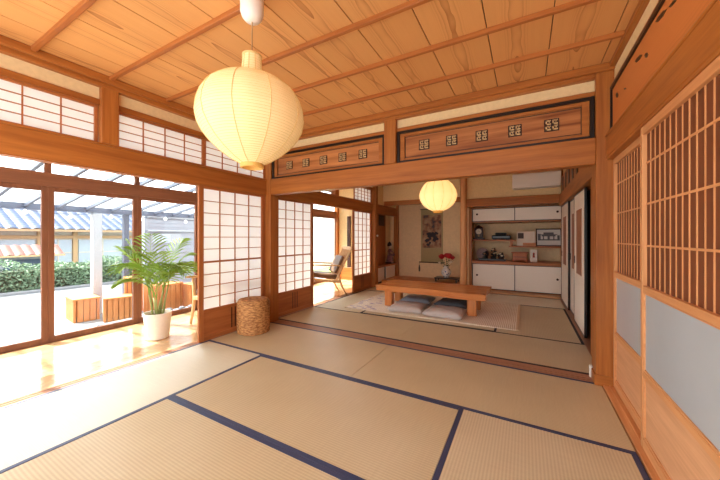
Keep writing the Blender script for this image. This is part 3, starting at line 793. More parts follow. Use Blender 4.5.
# counter things
t = thing('flower_ornament', 'dark leafy ornament with pale blossoms on the counter board', 'ornament', (-0.66, 7.25, 0.6405))
q = MB(); q.box(-0.26, 0.30, -0.09, 0.09, 0, 0.035, 0.006); q.build('tray', LACQ, t)
rr = random.Random(21)
DKG = plain('dark_leaf', S(34, 36, 34), 0.5)
for (cx, hh) in ((-0.12, 0.20), (0.05, 0.28), (0.2, 0.16)):
    q = MB(); q.lathe([(0, 0.03), (0.06, 0.035), (0.045, 0.07), (0.03, 0.1), (0, 0.11)], (cx, 0, 0), 12)
    for i in range(44):
        a = rr.uniform(0, 2*PI); z = rr.uniform(0.06, hh); rad = rr.uniform(0.02, 0.09)*(1.1-z/hh*0.6)
        c = Vector((cx+rad*math.cos(a), rad*math.sin(a)*0.8, z)); n1 = Vector((rr.uniform(-1, 1), rr.uniform(-1, 1), rr.uniform(-1, 1))).normalized()*0.035; n2 = Vector((rr.uniform(-1, 1), rr.uniform(-1, 1), rr.uniform(-1, 1))).normalized()*0.02
        q.quad(c-n1, c+n2, c+n1, c-n2)
    q.build('leaves', DKG, t)
for (cx, cz) in ((-0.13, 0.15), (0.04, 0.24), (0.07, 0.16), (0.19, 0.15), (0.22, 0.11)):
    q = MB(); q.lathe([(0, -0.02), (0.024, -0.006), (0.026, 0.008), (0, 0.02)], (cx, -0.085, cz), 10); q.build('blossom', WFL, t, smooth=True)
t = thing('fan_plate', 'reddish round plate on edge behind the leafy ornament', 'plate', (-0.86, 7.42, 0.6405))
q = MB(); q.tube([(0, 0.0, 0.135), (0, 0.012, 0.135)], [0.13, 0.135], 28); q.build('plate_disc', plain('plate_red', S(150, 96, 80), 0.4, noise=0.4, nscale=24), t)
q = MB(); q.bar((-0.06, -0.03, 0.006), (0.06, -0.03, 0.006), 0.012, 0.012); q.bar((-0.05, 0.03, 0.0), (-0.05, 0.03, 0.12), 0.012, 0.012); q.bar((0.05, 0.03, 0.0), (0.05, 0.03, 0.12), 0.012, 0.012); q.bar((-0.06, 0.03, 0.006), (0.06, 0.03, 0.006), 0.012, 0.012); q.build('plate_stand', DARKW, t)
t = thing('wooden_chest', 'small reddish brown wooden chest on the counter board', 'box', (-0.10, 7.25, 0.6405))
RCH = wood('chest_wood', S(150, 80, 42), S(190, 112, 62), 'X')
q = MB(); q.box(-0.135, 0.135, -0.08, 0.08, 0.02, 0.175, 0.006); q.build('chest_body', RCH, t)
q = MB(); q.box(-0.165, 0.165, -0.095, 0.095, 0.175, 0.20, 0.006); q.build('chest_lid', RCH, t)
for s in (-1, 1):
    q = MB(); q.box(s*0.135, s*0.10, -0.08, 0.08, 0, 0.02); q.build('foot', RCH, t)
q = MB(); q.box(-0.13, 0.13, -0.084, -0.079, 0.09, 0.10); q.build('groove', DARKW, t)
t = thing('greeting_card', 'upright white card with red figure right of the wooden chest', 'card', (0.16, 7.2, 0.6405))
q = MB(); q.bar((0, 0, 0), (0, 0.05, 0.25), 0.125, 0.012, up=(0, 1, 0)); q.build('card', plain('card_white', S(238, 226, 214), 0.6), t)
q = MB(); q.lathe([(0, 0), (0.022, 0.01), (0.012, 0.05), (0.02, 0.08), (0.0, 0.11)], (0.0, 0.012, 0.09), 10); q.build('red_mark', plain('card_red', S(186, 66, 54), 0.6), t)

# ------------------------------------------------------------------ rug, table, cushions
m, nt, p = newmat('woven_rug')
N, L = nt.nodes, nt.links
tc = N.new('ShaderNodeTexCoord'); w = N.new('ShaderNodeTexWave'); w.bands_direction = 'X'; w.inputs['Scale'].default_value = 14; w.inputs['Distortion'].default_value = 2.5; w.inputs['Detail'].default_value = 3
L.new(tc.outputs['Object'], w.inputs['Vector'])
n = N.new('ShaderNodeTexNoise'); n.inputs['Scale'].default_value = 3.5; n.inputs['Detail'].default_value = 5; L.new(tc.outputs['Object'], n.inputs['Vector'])
r = N.new('ShaderNodeValToRGB'); r.color_ramp.elements[0].color = S(206, 188, 164); r.color_ramp.elements[1].color = S(246, 240, 228); r.color_ramp.elements[0].position = 0.25; r.color_ramp.elements[1].position = 0.6
mx = N.new('ShaderNodeMix'); mx.data_type = 'FLOAT'; mx.inputs['Factor'].default_value = 0.5; L.new(w.outputs['Fac'], mx.inputs[2]); L.new(n.outputs['Fac'], mx.inputs[3])
L.new(mx.outputs[0], r.inputs['Fac']); L.new(r.outputs['Color'], p.inputs['Base Color']); p.inputs['Roughness'].default_value = 0.9
b = N.new('ShaderNodeBump'); b.inputs['Strength'].default_value = 0.5; b.inputs['Distance'].default_value = 0.004; L.new(mx.outputs[0], b.inputs['Height']); L.new(b.outputs['Normal'], p.inputs['Normal'])
RUG = m
t = thing('area_rug', 'beige woven rug under the low wooden table', 'rug', (-1.33, 4.95, 0.002))
q = MB(); q.grid(lambda u, v: (-1.23+2.46*u, -0.79+1.58*v, 0.012+0.0015*math.sin(u*40)*math.sin(v*31)), 60, 30)
q.box(-1.23, 1.23, -0.79, 0.79, 0.0, 0.010); q.build('rug_field', RUG, t, smooth=False)
RBI = plain('rug_binding', S(222, 200, 170), 0.9)
for s in (-1, 1): bx(s*1.23, s*1.262, -0.79, 0.79, 0, 0.013, 0.003).build('end_binding', RBI, t)
q = MB(); rr = random.Random(9)
for i in range(26):
    cx, cy = -1.0+rr.uniform(-0.2, 0.3), rr.uniform(-0.76, 0.3)
    q.box(cx-rr.uniform(0.02, 0.05), cx+rr.uniform(0.02, 0.05), cy-0.012, cy+0.012, 0.0130, 0.0150)
q.build('lilac_motif', plain('rug_lilac', S(176, 164, 190), 0.9), t)

t = thing('low_table', 'long low table of thick orange wood slab on the rug', 'table', (-1.33, 4.82, 0.0155))
q = MB()
rr = random.Random(4)
NX, NYY = 24, 8
def top(u, v, z):
    wob_f = 0.03*math.sin(u*5.0)+0.018*math.sin(u*13+1); wob_b = 0.02*math.sin(u*6+2)
    ya = -0.36+wob_f-0.06*u; yb = 0.36+wob_b
    xa = -0.85+0.02*math.sin(v*5); xb = 0.85+0.015*math.sin(v*7+1)
    return (xa+(xb-xa)*u, ya+(yb-ya)*v, z)
ga = q.grid(lambda u, v: top(u, v, 0.352), NX, NYY); gb = q.grid(lambda u, v: (lambda P: (P[0]*0.985, P[1]*0.97, P[2]))(top(u, v, 0.262)), NX, NYY)
ed = [(i, 0) for i in range(NX)]+[(NX, j) for j in range(NYY)]+[(i, NYY) for i in range(NX, 0, -1)]+[(0, j) for j in range(NYY, 0, -1)]
for k in range(len(ed)):
    a, c = ed[k], ed[(k+1) % len(ed)]
    q.bm.faces.new((ga[a[0]][a[1]], ga[c[0]][c[1]], gb[c[0]][c[1]], gb[a[0]][a[1]]))
es = [e for e in q.bm.edges if (abs(e.verts[0].co.z-e.verts[1].co.z) < 1e-4 and len(e.link_faces) == 2 and abs(e.calc_face_angle(0)) > 0.8)]
bmesh.ops.bevel(q.bm, geom=es, offset=0.012, segments=2, affect='EDGES')
q.build('table_top', TABLE_W, t)
for sx in (-1, 1):
    for sy in (-1, 1):
        q = MB(); q.box(sx*0.72, sx*0.59, sy*0.27, sy*0.16, 0.0, 0.268, 0.012)
        q.build('leg', wood('table_leg_wood', S(190, 110, 56), S(226, 150, 86), 'Z', rough=0.28) if (sx, sy) == (-1, -1) else bpy.data.materials['table_leg_wood'], t)
    q = MB(); q.box(sx*0.70, sx*0.61, -0.16, 0.16, 0.19, 0.262, 0.006); q.build('crossbar', TABLE_W, t)

CUSH = plain('cushion_linen', S(206, 198, 194), 0.9, 0.1, noise=0.12, nscale=70, bump=0.2)
CUSH2 = plain('cushion_slate', S(150, 156, 166), 0.9, 0.1, noise=0.15, nscale=70, bump=0.2)
def cushion(label, x, y, rot, mat_, w=0.27, d=0.25, h=0.095):
    t = thing('floor_cushion', label, 'cushion', (x, y, 0.0165), rot, 'floor cushions around the low table')
    q = MB()
    def sf(sgn):
        def f(u, v):
            a, b = 2*u-1, 2*v-1
            e = (1-a**4)*(1-b**4)
            px = w*a*(1-0.10*(1-abs(a))*0-0.07*(b*b)*0 - 0.06*(1-b*b)*abs(a)**3); py = d*b*(1-0.06*(1-a*a)*abs(b)**3)
            wr = 0.006*math.sin(9*a+3*b)*math.sin(7*b-2*a)
            zz = h*0.45 + sgn*(h*0.55*max(e, 0)**0.55) + (wr*e if sgn > 0 else 0)
            if sgn < 0: zz = max(0.0, h*0.30-h*0.5*max(e, 0)**0.4)+0.0 if e > 0.02 else h*0.45
            return (px, py, zz if sgn > 0 else min(zz, h*0.45))
        return f
    q.grid(sf(1), 18, 18); q.grid(sf(-1), 18, 18)
    bmesh.ops.remove_doubles(q.bm, verts=q.bm.verts[:], dist=0.0008)
    q.build('cover', mat_, t, smooth=True)
    q = MB(); pts = []
    for k in range(40):
        s = k/40*4; i = int(s); f = (s-i)*2-1
        a, b = [(f, -1), (1, f), (-f, 1), (-1, -f)][i]
        pts.append((w*a*(1-0.06*(1-b*b)*abs(a)**3), d*b*(1-0.06*(1-a*a)*abs(b)**3), h*0.45))
    pts.append(pts[0]); q.tube(pts, 0.004, 6, cap=False); q.build('piping', mat_, t, smooth=True)
    return t
cushion('pale grey floor cushion at the front left of the low table', -1.62, 4.50, 0.10, CUSH)
cushion('pale grey floor cushion at the front right of the low table', -1.03, 4.47, 0.0, CUSH, 0.285)
cushion('blue grey floor cushion under the left back of the low table', -1.66, 5.12, 0.06, CUSH2)
cushion('dark grey floor cushion under the right back of the low table', -1.04, 5.12, -0.05, plain('cushion_dark', S(104, 106, 112), 0.9, 0.1, noise=0.15, nscale=70))

# ------------------------------------------------------------------ lanterns
t = thing('paper_lantern', 'large round glowing paper lantern hanging in the near room', 'pendant lamp', (-1.28, 1.12, 2.315))
# profile measured down from the cord rose
prof = [(0.047, -0.192), (0.048, -0.22), (0.051, -0.26), (0.060, -0.296), (0.095, -0.310), (0.14, -0.325), (0.19, -0.352), (0.23, -0.388), (0.255, -0.43), (0.269, -0.475), (0.274, -0.52), (0.264, -0.57), (0.24, -0.615), (0.205, -0.660), (0.16, -0.702), (0.105, -0.740), (0.058, -0.764)]
fine = []
for (r0, z0), (r1, z1) in zip(prof, prof[1:]):
    for k in range(4):
        f = k/4; fine.append((r0+(r1-r0)*f, z0+(z1-z0)*f))
fine.append(prof[-1])
q = MB(); q.lathe(fine, seg=48, wob=lambda a, z: 1-0.006*abs(math.cos(a*PI*10))**8); q.build('paper_shade', LANT, t, smooth=True)
q = MB()
Ls = 0; prev = fine[0]; nxt = 0
for (r0, z0), (r1, z1) in zip(fine, fine[1:]):
    seg_l = math.hypot(r1-r0, z1-z0)
    while nxt <= Ls+seg_l:
        f = (nxt-Ls)/seg_l; rr_, zz = r0+(r1-r0)*f, z0+(z1-z0)*f
        q.tube([((rr_+0.0003)*math.cos(2*PI*k/48), (rr_+0.0003)*math.sin(2*PI*k/48), zz) for k in range(49)], 0.00085, 4, cap=False); nxt += 0.0135
    Ls += seg_l
q.build('bamboo_rings', RIBM, t)
for k in range(10):
    a = 2*PI*(k+0.35)/10
    q = MB(); q.tube([((r_+0.0005)*math.cos(a), (r_+0.0005)*math.sin(a), z_) for r_, z_ in fine[::2]], 0.0022, 5); q.build('seam_rib', RIBM, t)
q = MB(); q.lathe([(0.058, -0.764), (0.06, -0.766), (0.06, -0.785), (0.05, -0.787), (0.045, -0.768)], seg=28); q.build('bottom_ring', plain('lantern_ring', S(220, 178, 96), 0.6), t, smooth=False)
q = MB(); q.lathe([(0.048, -0.194), (0.051, -0.192), (0.051, -0.185), (0.043, -0.185), (0.043, -0.194)], seg=28); q.build('top_ring', RIBM, t)
q = MB(); q.tube([(0, 0, 0.02), (0, 0, -0.30)], 0.0035, 8); q.build('cord', plain('cord_tan', S(176, 138, 96), 0.6), t)
q = MB(); q.lathe([(0, -0.004), (0.014, -0.003), (0.038, 0.004), (0.052, 0.02), (0.06, 0.045), (0.062, 0.185), (0, 0.185)], seg=32); q.build('ceiling_rose', WHITE, t, smooth=True)
q = MB(); q.lathe([(0, -0.42), (0.03, -0.40), (0.035, -0.37), (0.018, -0.32), (0.016, -0.29), (0, -0.29)], seg=16); q.build('bulb', WHITE, t, smooth=True)

t = thing('paper_lantern', 'small glowing paper lantern hanging in the far room', 'pendant lamp', (-1.248, 4.9, 2.455))
def sl(z): return z-2.455
prof = [(0.085, 2.125), (0.10, 2.105), (0.17, 2.07), (0.235, 2.01), (0.285, 1.92), (0.302, 1.84), (0.285, 1.76), (0.235, 1.68), (0.16, 1.62), (0.085, 1.59)]
fine = []
for i in range(len(prof)-1):
    for k in range(3):
        f = k/3; fine.append((prof[i][0]+(prof[i+1][0]-prof[i][0])*f, sl(prof[i][1]+(prof[i+1][1]-prof[i][1])*f)))
fine.append((prof[-1][0], sl(prof[-1][1])))
q = MB(); q.lathe(fine, seg=40, wob=lambda a, z: 1-0.02*abs(math.cos(a*PI*12))**6); q.build('paper_shade', LANT2, t, smooth=True)
for k in range(12):
    a = 2*PI*k/12
    q = MB(); q.tube([((r_*0.985)*math.cos(a), (r_*0.985)*math.sin(a), z_) for r_, z_ in fine[::3]], 0.003, 5); q.build('seam_rib', RIBM, t)
q = MB(); q.lathe([(0.085, sl(1.59)), (0.085, sl(1.565)), (0.07, sl(1.565)), (0.07, sl(1.59))], seg=24); q.build('bottom_ring', bpy.data.materials['lantern_ring'], t)
q = MB(); q.tube([(0, 0, 0.0), (0, 0, sl(1.9))], 0.0035, 8); q.build('cord', bpy.data.materials['cord_tan'], t)
q = MB(); q.lathe([(0, 0), (0.03, 0), (0.055, 0.02), (0.055, 0.045), (0, 0.045)], seg=24); q.build('ceiling_rose', WHITE, t)
q = MB(); q.lathe([(0, sl(1.80)), (0.03, sl(1.82)), (0.035, sl(1.86)), (0.015, sl(1.92)), (0, sl(1.92))], seg=16); q.build('bulb', WHITE, t, smooth=True)

# ------------------------------------------------------------------ basket
m, nt, p = newmat('wicker')
N, L = nt.nodes, nt.links
tc = N.new('ShaderNodeTexCoord'); n = N.new('ShaderNodeTexNoise'); n.inputs['Scale'].default_value = 45; n.inputs['Detail'].default_value = 3
mp = N.new('ShaderNodeMapping'); mp.inputs['Scale'].default_value = (0.6, 0.6, 1.6); L.new(tc.outputs['Object'], mp.inputs['Vector']); L.new(mp.outputs[0], n.inputs['Vector'])
r = N.new('ShaderNodeValToRGB'); r.color_ramp.elements[0].position = 0.35; r.color_ramp.elements[1].position = 0.65; r.color_ramp.elements[0].color = S(140, 88, 44); r.color_ramp.elements[1].color = S(212, 158, 98)
L.new(n.outputs['Fac'], r.inputs['Fac']); L.new(r.outputs['Color'], p.inputs['Base Color']); p.inputs['Roughness'].default_value = 0.7
WICK = m
t = thing('woven_basket', 'round woven rattan basket stool against the shoji by the corner post', 'basket', (-2.915, 2.575, 0.002))
R_, HB = 0.188, 0.39
q = MB(); NT = 22; NA = 72
def wv(u, v):
    a = 2*PI*u; z = v*HB
    k = round(u*NA); row = v*NT
    bul = 1+0.02*math.sin(v*PI)
    rad = R_*bul + 0.0045*math.sin(k*PI/2+ (PI if int(row) % 2 else 0))*abs(math.sin(row*PI)) - 0.005*(1-abs(math.sin(row*PI)))
    if v > 0.97: rad -= 0.012
    if v < 0.02: rad -= 0.006
    return (rad*math.cos(a), rad*math.sin(a), z)
q.grid(wv, NA*2, NT*4)
bmesh.ops.remove_doubles(q.bm, verts=q.bm.verts[:], dist=0.0004)
q.build('woven_side', WICK, t, smooth=True)
q = MB()
q.lathe([(R_-0.008, HB-0.006), (R_-0.012, HB+0.008), (R_-0.04, HB+0.014), (0.08, HB+0.016), (0, HB+0.016)], seg=48); q.build('woven_lid', WICK, t, smooth=True)
q = MB(); q.lathe([(0, 0.001), (R_-0.01, 0.001), (R_-0.008, 0.01)], seg=40); q.build('base_disc', WICK, t)

# ------------------------------------------------------------------ palm
t = thing('potted_palm', 'bushy green palm in a round white pot on the veranda', 'potted plant', (-3.70, 1.88, 0.001))
q = MB(); q.lathe([(0, 0), (0.105, 0), (0.115, 0.008), (0.137, 0.27), (0.140, 0.295), (0.131, 0.295), (0.126, 0.24), (0, 0.24)], seg=40); q.build('pot', WHITE_P, t, smooth=False)
q = MB(); q.lathe([(0, 0.262), (0.08, 0.266), (0.1285, 0.258)], seg=24); q.build('soil', plain('soil', S(120, 104, 84), 0.95, noise=0.4, nscale=60), t)
LEAF = plain('palm_leaf', S(126, 160, 58), 0.45, 0.4, noise=0.2, nscale=9)
LEAF.node_tree.nodes['Principled BSDF'].inputs['Subsurface Weight'].default_value = 0.0
CANE = plain('palm_cane', S(150, 158, 92), 0.5)
rr = random.Random(17)
def frond(st, base, az, L_, rise, droop, nleaf=26):
    q = MB()
    d = Vector((math.cos(az), math.sin(az), 0)); sd = Vector((-math.sin(az), math.cos(az), 0))
    def P(s): return Vector(base)+d*(L_*(0.08*s+0.75*s*s*(1.25-0.45*s)))+Vector((0, 0, rise*s - droop*s**3))
    q.tube([P(i/10) for i in range(11)], [0.005-0.004*i/10 for i in range(11)], 5)
    for i in range(nleaf):
        s = 0.25+0.75*i/(nleaf-1)
        c = P(s); tg = (P(min(1, s+0.02))-P(s-0.02)).normalized()
        ll = 0.27*math.sin(PI*(0.18+0.78*(s-0.25)/0.75))**0.8*rr.uniform(0.85, 1.1)+0.03
        for sg in (-1, 1):
            dirv = (sd*sg*0.85+tg*0.75+Vector((0, 0, 0.22))).normalized()
            wv_ = dirv.cross(Vector((0, 0, 1)).cross(dirv)).normalized()
            side = tg*0.5+Vector((0, 0, 0.55)); side = (side-dirv*side.dot(dirv)).normalized()
            hw = 0.0085
            p0 = c; p1 = c+dirv*ll*0.35; p2 = c+dirv*ll*0.72-Vector((0, 0, 0.10*ll)); p3 = c+dirv*ll-Vector((0, 0, 0.30*ll))
            a = [q.bm.verts.new(v) for v in (p0, p1-side*hw, p1+side*hw, p2-side*hw*0.8, p2+side*hw*0.8, p3)]
            q.bm.faces.new((a[0], a[1], a[2])); q.bm.faces.new((a[1], a[3], a[4], a[2])); q.bm.faces.new((a[3], a[5], a[4]))
    return q.build('frond', LEAF, st, fixn=False)
k = 0
for i in range(7):
    a0 = 2*PI*i/7+0.3; rad = 0.05 if i else 0.0
    bx_, by_ = rad*math.cos(a0), rad*math.sin(a0)
    h = rr.uniform(0.44, 0.62)
    lean_ = rr.uniform(0.03, 0.09)
    tip = (bx_+lean_*math.cos(a0), by_+lean_*math.sin(a0), h)
    q = MB(); q.tube([(bx_, by_, 0.255), (bx_+lean_*0.4*math.cos(a0), by_+lean_*0.4*math.sin(a0), (h+0.25)/2), tip], [0.012, 0.010, 0.008], 8)
    st = q.build('cane', CANE, t, smooth=True)
    for j in range(3):
        az = a0+(j-1)*1.6+rr.uniform(-0.35, 0.35)
        up = rr.uniform(0, 1)
        frond(st, tip, az, rr.uniform(0.40, 0.56)*(1-0.35*up), 0.30+0.42*up, 0.28*(1-up)+0.05, 10)

# ------------------------------------------------------------------ armchairs on the veranda
SEATM = plain('seat_leather', S(108, 80, 60), 0.5, 0.4)
def armchair(label, loc, rz):
    t = thing('wooden_armchair', label, 'armchair', loc, rz, 'wooden armchairs on the veranda')
    W = 0.29
    for s in (-1, 1):
        q = MB(); q.tube([(s*W, -0.30, 0.0), (s*W, -0.27, 0.16), (s*W, -0.255, 0.30), (s*W, -0.27, 0.56)], [0.014, 0.018, 0.019, 0.016], 10); q.build('front_leg', CHAIR_W, t, smooth=True)
        q = MB(); q.tube([(s*W, 0.36, 0.0), (s*W, 0.27, 0.16), (s*W, 0.22, 0.30), (s*W, 0.20, 0.36)], [0.013, 0.018, 0.020, 0.018], 10); q.build('rear_leg', CHAIR_W, t, smooth=True)
        q = MB(); q.bar((s*W, -0.36, 0.575), (s*W, 0.30, 0.535), 0.055, 0.024, bev=0.008); q.build('armrest', CHAIR_W, t)
        q = MB(); q.bar((s*W, -0.27, 0.32), (s*W, 0.23, 0.25), 0.028, 0.045, bev=0.004); q.build('side_rail', CHAIR_W, t)
        q = MB(); q.bar((s*(W-0.03), 0.16, 0.26), (s*(W-0.03), 0.46, 0.86), 0.03, 0.035, bev=0.006); q.build('back_stile', CHAIR_W, t)
    q = MB(); q.bar((-W, -0.265, 0.315), (W, -0.265, 0.315), 0.028, 0.045, bev=0.004); q.bar((-W, 0.2, 0.255), (W, 0.2, 0.255), 0.028, 0.04, bev=0.004); q.build('cross_rail', CHAIR_W, t)
    q = MB(); q.bar((-W+0.03, 0.455, 0.845), (W-0.03, 0.455, 0.845), 0.028, 0.06, bev=0.006); q.build('top_rail', CHAIR_W, t)
    for i in range(4):
        x = -0.15+0.1*i; q = MB(); q.bar((x, 0.19, 0.30), (x, 0.445, 0.82), 0.03, 0.014, up=(1, 0, 0)); q.build('back_slat', CHAIR_W, t)
    q = MB(); M_ = Matrix.Translation((0, -0.02, 0.345)) @ Matrix.Rotation(-0.14, 4, 'X'); q.box(-0.255, 0.255, -0.25, 0.22, -0.03, 0.055, 0.02, M_); q.build('seat_cushion', SEATM, t)
    q = MB(); q.bar((0, 0.165, 0.40), (0, 0.315, 0.70), 0.44, 0.05, up=(0, 1, 0), bev=0.015); q.build('back_cushion', SEATM, t)
    return t
ch = armchair('wooden armchair with dark brown cushions in the far veranda sun', (-3.60, 4.98, 0.001), -0.72)
ch.scale = (1.1, 1.1, 1.1)
dup(ch, (-3.58, 2.72, 0.001), 0.0, 'wooden armchair behind the shoji, only an arm and leg showing beside the palm')

# ------------------------------------------------------------------ outside
ZG = -0.45
CONC = plain('pale_concrete', S(124, 126, 130), 0.85, 0.2, noise=0.06, nscale=4)
struct('ground', bx(-30, -4.62, -25, 40, ZG-0.1, ZG), CONC)
m = MB(); m.box(-4.70, -4.56, YB, 7.0, ZG, -0.05); struct('wall_plinth', m, CONC)
o = bx(-13.4, -12.5, -6, 20, ZG, ZG+0.06, 0.01).build('planting_kerb', plain('kerb', S(150, 152, 156), 0.8), loc=(-13, 4, ZG)); o['kind'] = 'structure'
# hedge
t = thing('hedge', 'clipped green hedge along the foot of the tiled house', 'hedge', (-12.95, 4.5, ZG+0.06))
rr = random.Random(2)
q = MB()
for i in range(15000):
    y = rr.uniform(-3.0, 6.5); x = rr.uniform(-0.38, 0.38); z = rr.uniform(0.0, 0.80+0.08*math.sin(y*2.1)+0.05*math.sin(y*5.3))
    z = max(z, 0.02)
    if abs(x) < 0.2 and z < 0.6: x = math.copysign(rr.uniform(0.24, 0.38), x)
    c = Vector((x, y, z)); a = Vector((rr.uniform(-1, 1), rr.uniform(-1, 1), rr.uniform(-0.6, 1))).normalized(); b_ = a.cross(Vector((rr.uniform(-1, 1), rr.uniform(-1, 1), rr.uniform(-1, 1)))).normalized()
    s = rr.uniform(0.03, 0.06)
    q.quad(c-a*s, c+b_*s*0.5, c+a*s, c-b_*s*0.5)
lf = q.build('foliage', plain('hedge_leaf', S(122, 146, 118), 0.6, 0.3, noise=0.4, nscale=5), t, fixn=False)
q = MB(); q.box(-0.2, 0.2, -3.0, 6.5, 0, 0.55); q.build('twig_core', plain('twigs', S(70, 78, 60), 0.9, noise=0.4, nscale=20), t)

# tiled house across the court
t = thing('tiled_house', 'low house with blue grey tiled roof across the court', 'house', (-16, 4, ZG))
HW = plain('house_plaster', S(206, 198, 184), 0.9, noise=0.08, nscale=2)
bx(-19.5, -15.9, -8, 13, ZG, 1.5).build('house_wall', HW, t, world=True)
ROOF = plain('roof_tile', S(44, 60, 88), 0.6, 0.2, noise=0.15, nscale=3)
q = MB()
def rf(u, v):
    y = -9+23*u; x = -15.2-3.2*v
    return (x, y, 1.44+0.42*3.2*v*0.95+0.045*abs(math.sin(y*PI/0.30))+0.03*((v*14) % 1.0))
q.grid(rf, 600, 28); q.build('roof', ROOF, t, world=True, smooth=False)
bx(-15.45, -15.2, -9, 14, 1.36, 1.44).build('eave_board', plain('eave_wood', S(170, 140, 108), 0.7), t, world=True)
bx(-18.7, -18.2, -9, 14, 2.6, 2.95, 0.05).build('ridge', ROOF, t, world=True)
POST_W = plain('house_post', S(196, 160, 120), 0.7)
for y in (-1.2, 1.9, 3.9, 4.9, 6.7, 8.6): bx(-15.9, -15.82, y, y+0.14, ZG, 1.40).build('wall_post', POST_W, t, world=True)
bx(-15.9, -15.83, -8, 13, 1.10, 1.22).build('wall_beam', POST_W, t, world=True)
PANE = plain('house_window', S(176, 188, 200), 0.2, 0.5)
for a, b in ((4.08, 4.86), (5.08, 6.65), (6.9, 8.5), (2.1, 3.85)):
    w_ = bx(-15.9, -15.85, a, b, 0.1, 1.05).build('window', PANE, t, world=True)
    bx(-15.86, -15.83, (a+b)/2-0.02, (a+b)/2+0.02, 0.1, 1.05).build('window_bar', HW, w_, world=True)
    bx(-15.86, -15.83, a, b, 0.52, 0.56).build('window_bar', HW, w_, world=True)
# little shed with red tile roof
t = thing('red_roof_shed', 'little shed with red tiled roof behind the hedge at far left', 'shed', (-14.2, 2.9, ZG))
bx(-14.6, -13.9, 2.2, 3.85, ZG, 0.58).build('shed_wall', plain('shed_wall', S(186, 190, 200), 0.8), t, world=True)
q = MB(); q.grid(lambda u, v: (-13.6-0.6*v, 2.0+2.0*u, 0.58+0.30*v+0.035*abs(math.sin(u*PI*9))), 90, 6); q.grid(lambda u, v: (-14.8+0.6*v, 2.0+2.0*u, 0.58+0.30*v+0.035*abs(math.sin(u*PI*9))), 90, 6)
q.build('red_roof', plain('red_tile', S(108, 48, 38), 0.7, noise=0.2, nscale=6), t, world=True)
bx(-13.65, -13.55, 2.0, 4.0, 0.54, 0.59).build('fascia', POST_W, t, world=True)
bx(-13.9, -13.88, 2.7, 3.5, ZG, 0.45).build('doorway', plain('shed_dark', S(90, 104, 130), 0.6), t, world=True)

# terrace roof
t = thing('terrace_roof', 'grey steel terrace roof with clear panels outside the glass doors', 'terrace roof', (-6.2, 3, ZG))
STEEL = plain('steel_grey', S(84, 90, 106), 0.45, 0.4); WSTEEL = plain('steel_white', S(160, 164, 170), 0.5, 0.3)
zr = lambda x: 2.20+(x+4.72)*0.152
for i in range(20):
    y = -2.9+i*0.425
    q = MB(); q.bar((-4.72, y, zr(-4.72)), (-7.9, y, zr(-7.9)), 0.045, 0.06); q.build('rafter', STEEL, t, world=True)
bx(-7.90, -7.80, -3.2, 5.35, 1.66, 1.80).build('front_beam', STEEL, t, world=True)
bx(-4.74, -4.68, -3.2, 5.35, 2.10, 2.24).build('ledger', STEEL, t, world=True)
for y, w_, mt in ((2.72, 0.15, WSTEEL), (3.28, 0.10, STEEL), (-1.5, 0.12, STEEL), (5.2, 0.12, STEEL)):
    bx(-7.92, -7.92+w_, y, y+w_, ZG, 1.66, 0.004).build('post', mt, t, world=True)
pm = bpy.data.materials.new('clear_panel'); pm.use_nodes = True
nt = pm.node_tree; nt.nodes.remove(nt.nodes['Principled BSDF'])
ta = nt.nodes.new('ShaderNodeBsdfTransparent'); ta.inputs['Color'].default_value = (0.93, 0.95, 0.96, 1)
tb = nt.nodes.new('ShaderNodeBsdfTranslucent'); tb.inputs['Color'].default_value = (0.9, 0.93, 0.95, 1)
mx = nt.nodes.new('ShaderNodeMixShader'); mx.inputs['Fac'].default_value = 0.3
nt.links.new(ta.outputs[0], mx.inputs[1]); nt.links.new(tb.outputs[0], mx.inputs[2]); nt.links.new(mx.outputs[0], nt.nodes['Material Output'].inputs['Surface'])
q = MB(); q.bar((-4.72, 1.1, zr(-4.72)+0.04), (-7.95, 1.1, zr(-7.95)+0.04), 8.5, 0.006); q.build('clear_panel', pm, t, world=True)
# string of bulbs
t = thing('string_light', 'string of small round white bulbs under the terrace roof beam', 'string lights', (-7.7, 3, 1.6))
pts = []; BUL = glow('bulb_white', (1, 0.97, 0.9, 1), 1.2, (0.9, 0.9, 0.9, 1))
ybs = [0.9, 1.75, 2.35, 3.0, 3.6, 4.1, 4.6, 5.0]
for i in range(41):
    f = i/40; y = 0.5+4.7*f; pts.append((-7.72, y, 1.66-0.06*abs(math.sin(f*PI*4))))
q = MB(); q.tube(pts, 0.006, 5); q.build('cable', STEEL, t, world=True)
for k, y in enumerate(ybs):
    f = (y-0.5)/4.7; z = 1.66-0.06*abs(math.sin(f*PI*4))
    q = MB(); q.lathe([(0, -0.085), (0.03, -0.07), (0.036, -0.045), (0.022, -0.02), (0.01, 0), (0, 0)], (-7.72, y, z), 12); q.build('bulb', BUL, t, world=True, smooth=True)

# grey sided outbuilding on the right
t = thing('grey_outbuilding', 'grey horizontally clad outbuilding seen behind the palm', 'outbuilding', (-9.3, 6.5, ZG))
SID = plain('grey_siding', S(150, 154, 164), 0.6, 0.3, noise=0.06, nscale=3)
q = MB()
for i in range(24):
    z = ZG+i*0.105
    q.bar((-9.0, 4.25, z+0.052), (-9.0, 9.6, z+0.052), 0.012, 0.104); q.bar((-8.992, 4.25, z+0.006), (-8.992, 9.6, z+0.006), 0.02, 0.012)
q.build('siding', SID, t, world=True)
bx(-9.4, -9.0, 4.25, 9.6, ZG, 1.95).build('building_body', SID, t, world=True)
bx(-9.5, -8.9, 4.2, 9.7, 2.05, 2.12).build('roof', STEEL, t, world=True)
q = MB(); q.tube([(-8.96, 4.3, 1.33), (-8.96, 9.5, 1.33)], 0.03, 8); q.build('pipe', WSTEEL, t, world=True)
q = MB(); q.tube([(-8.96, 4.3, 1.72), (-8.96, 9.5, 1.72)], 0.045, 8); q.build('pipe', WSTEEL, t, world=True)
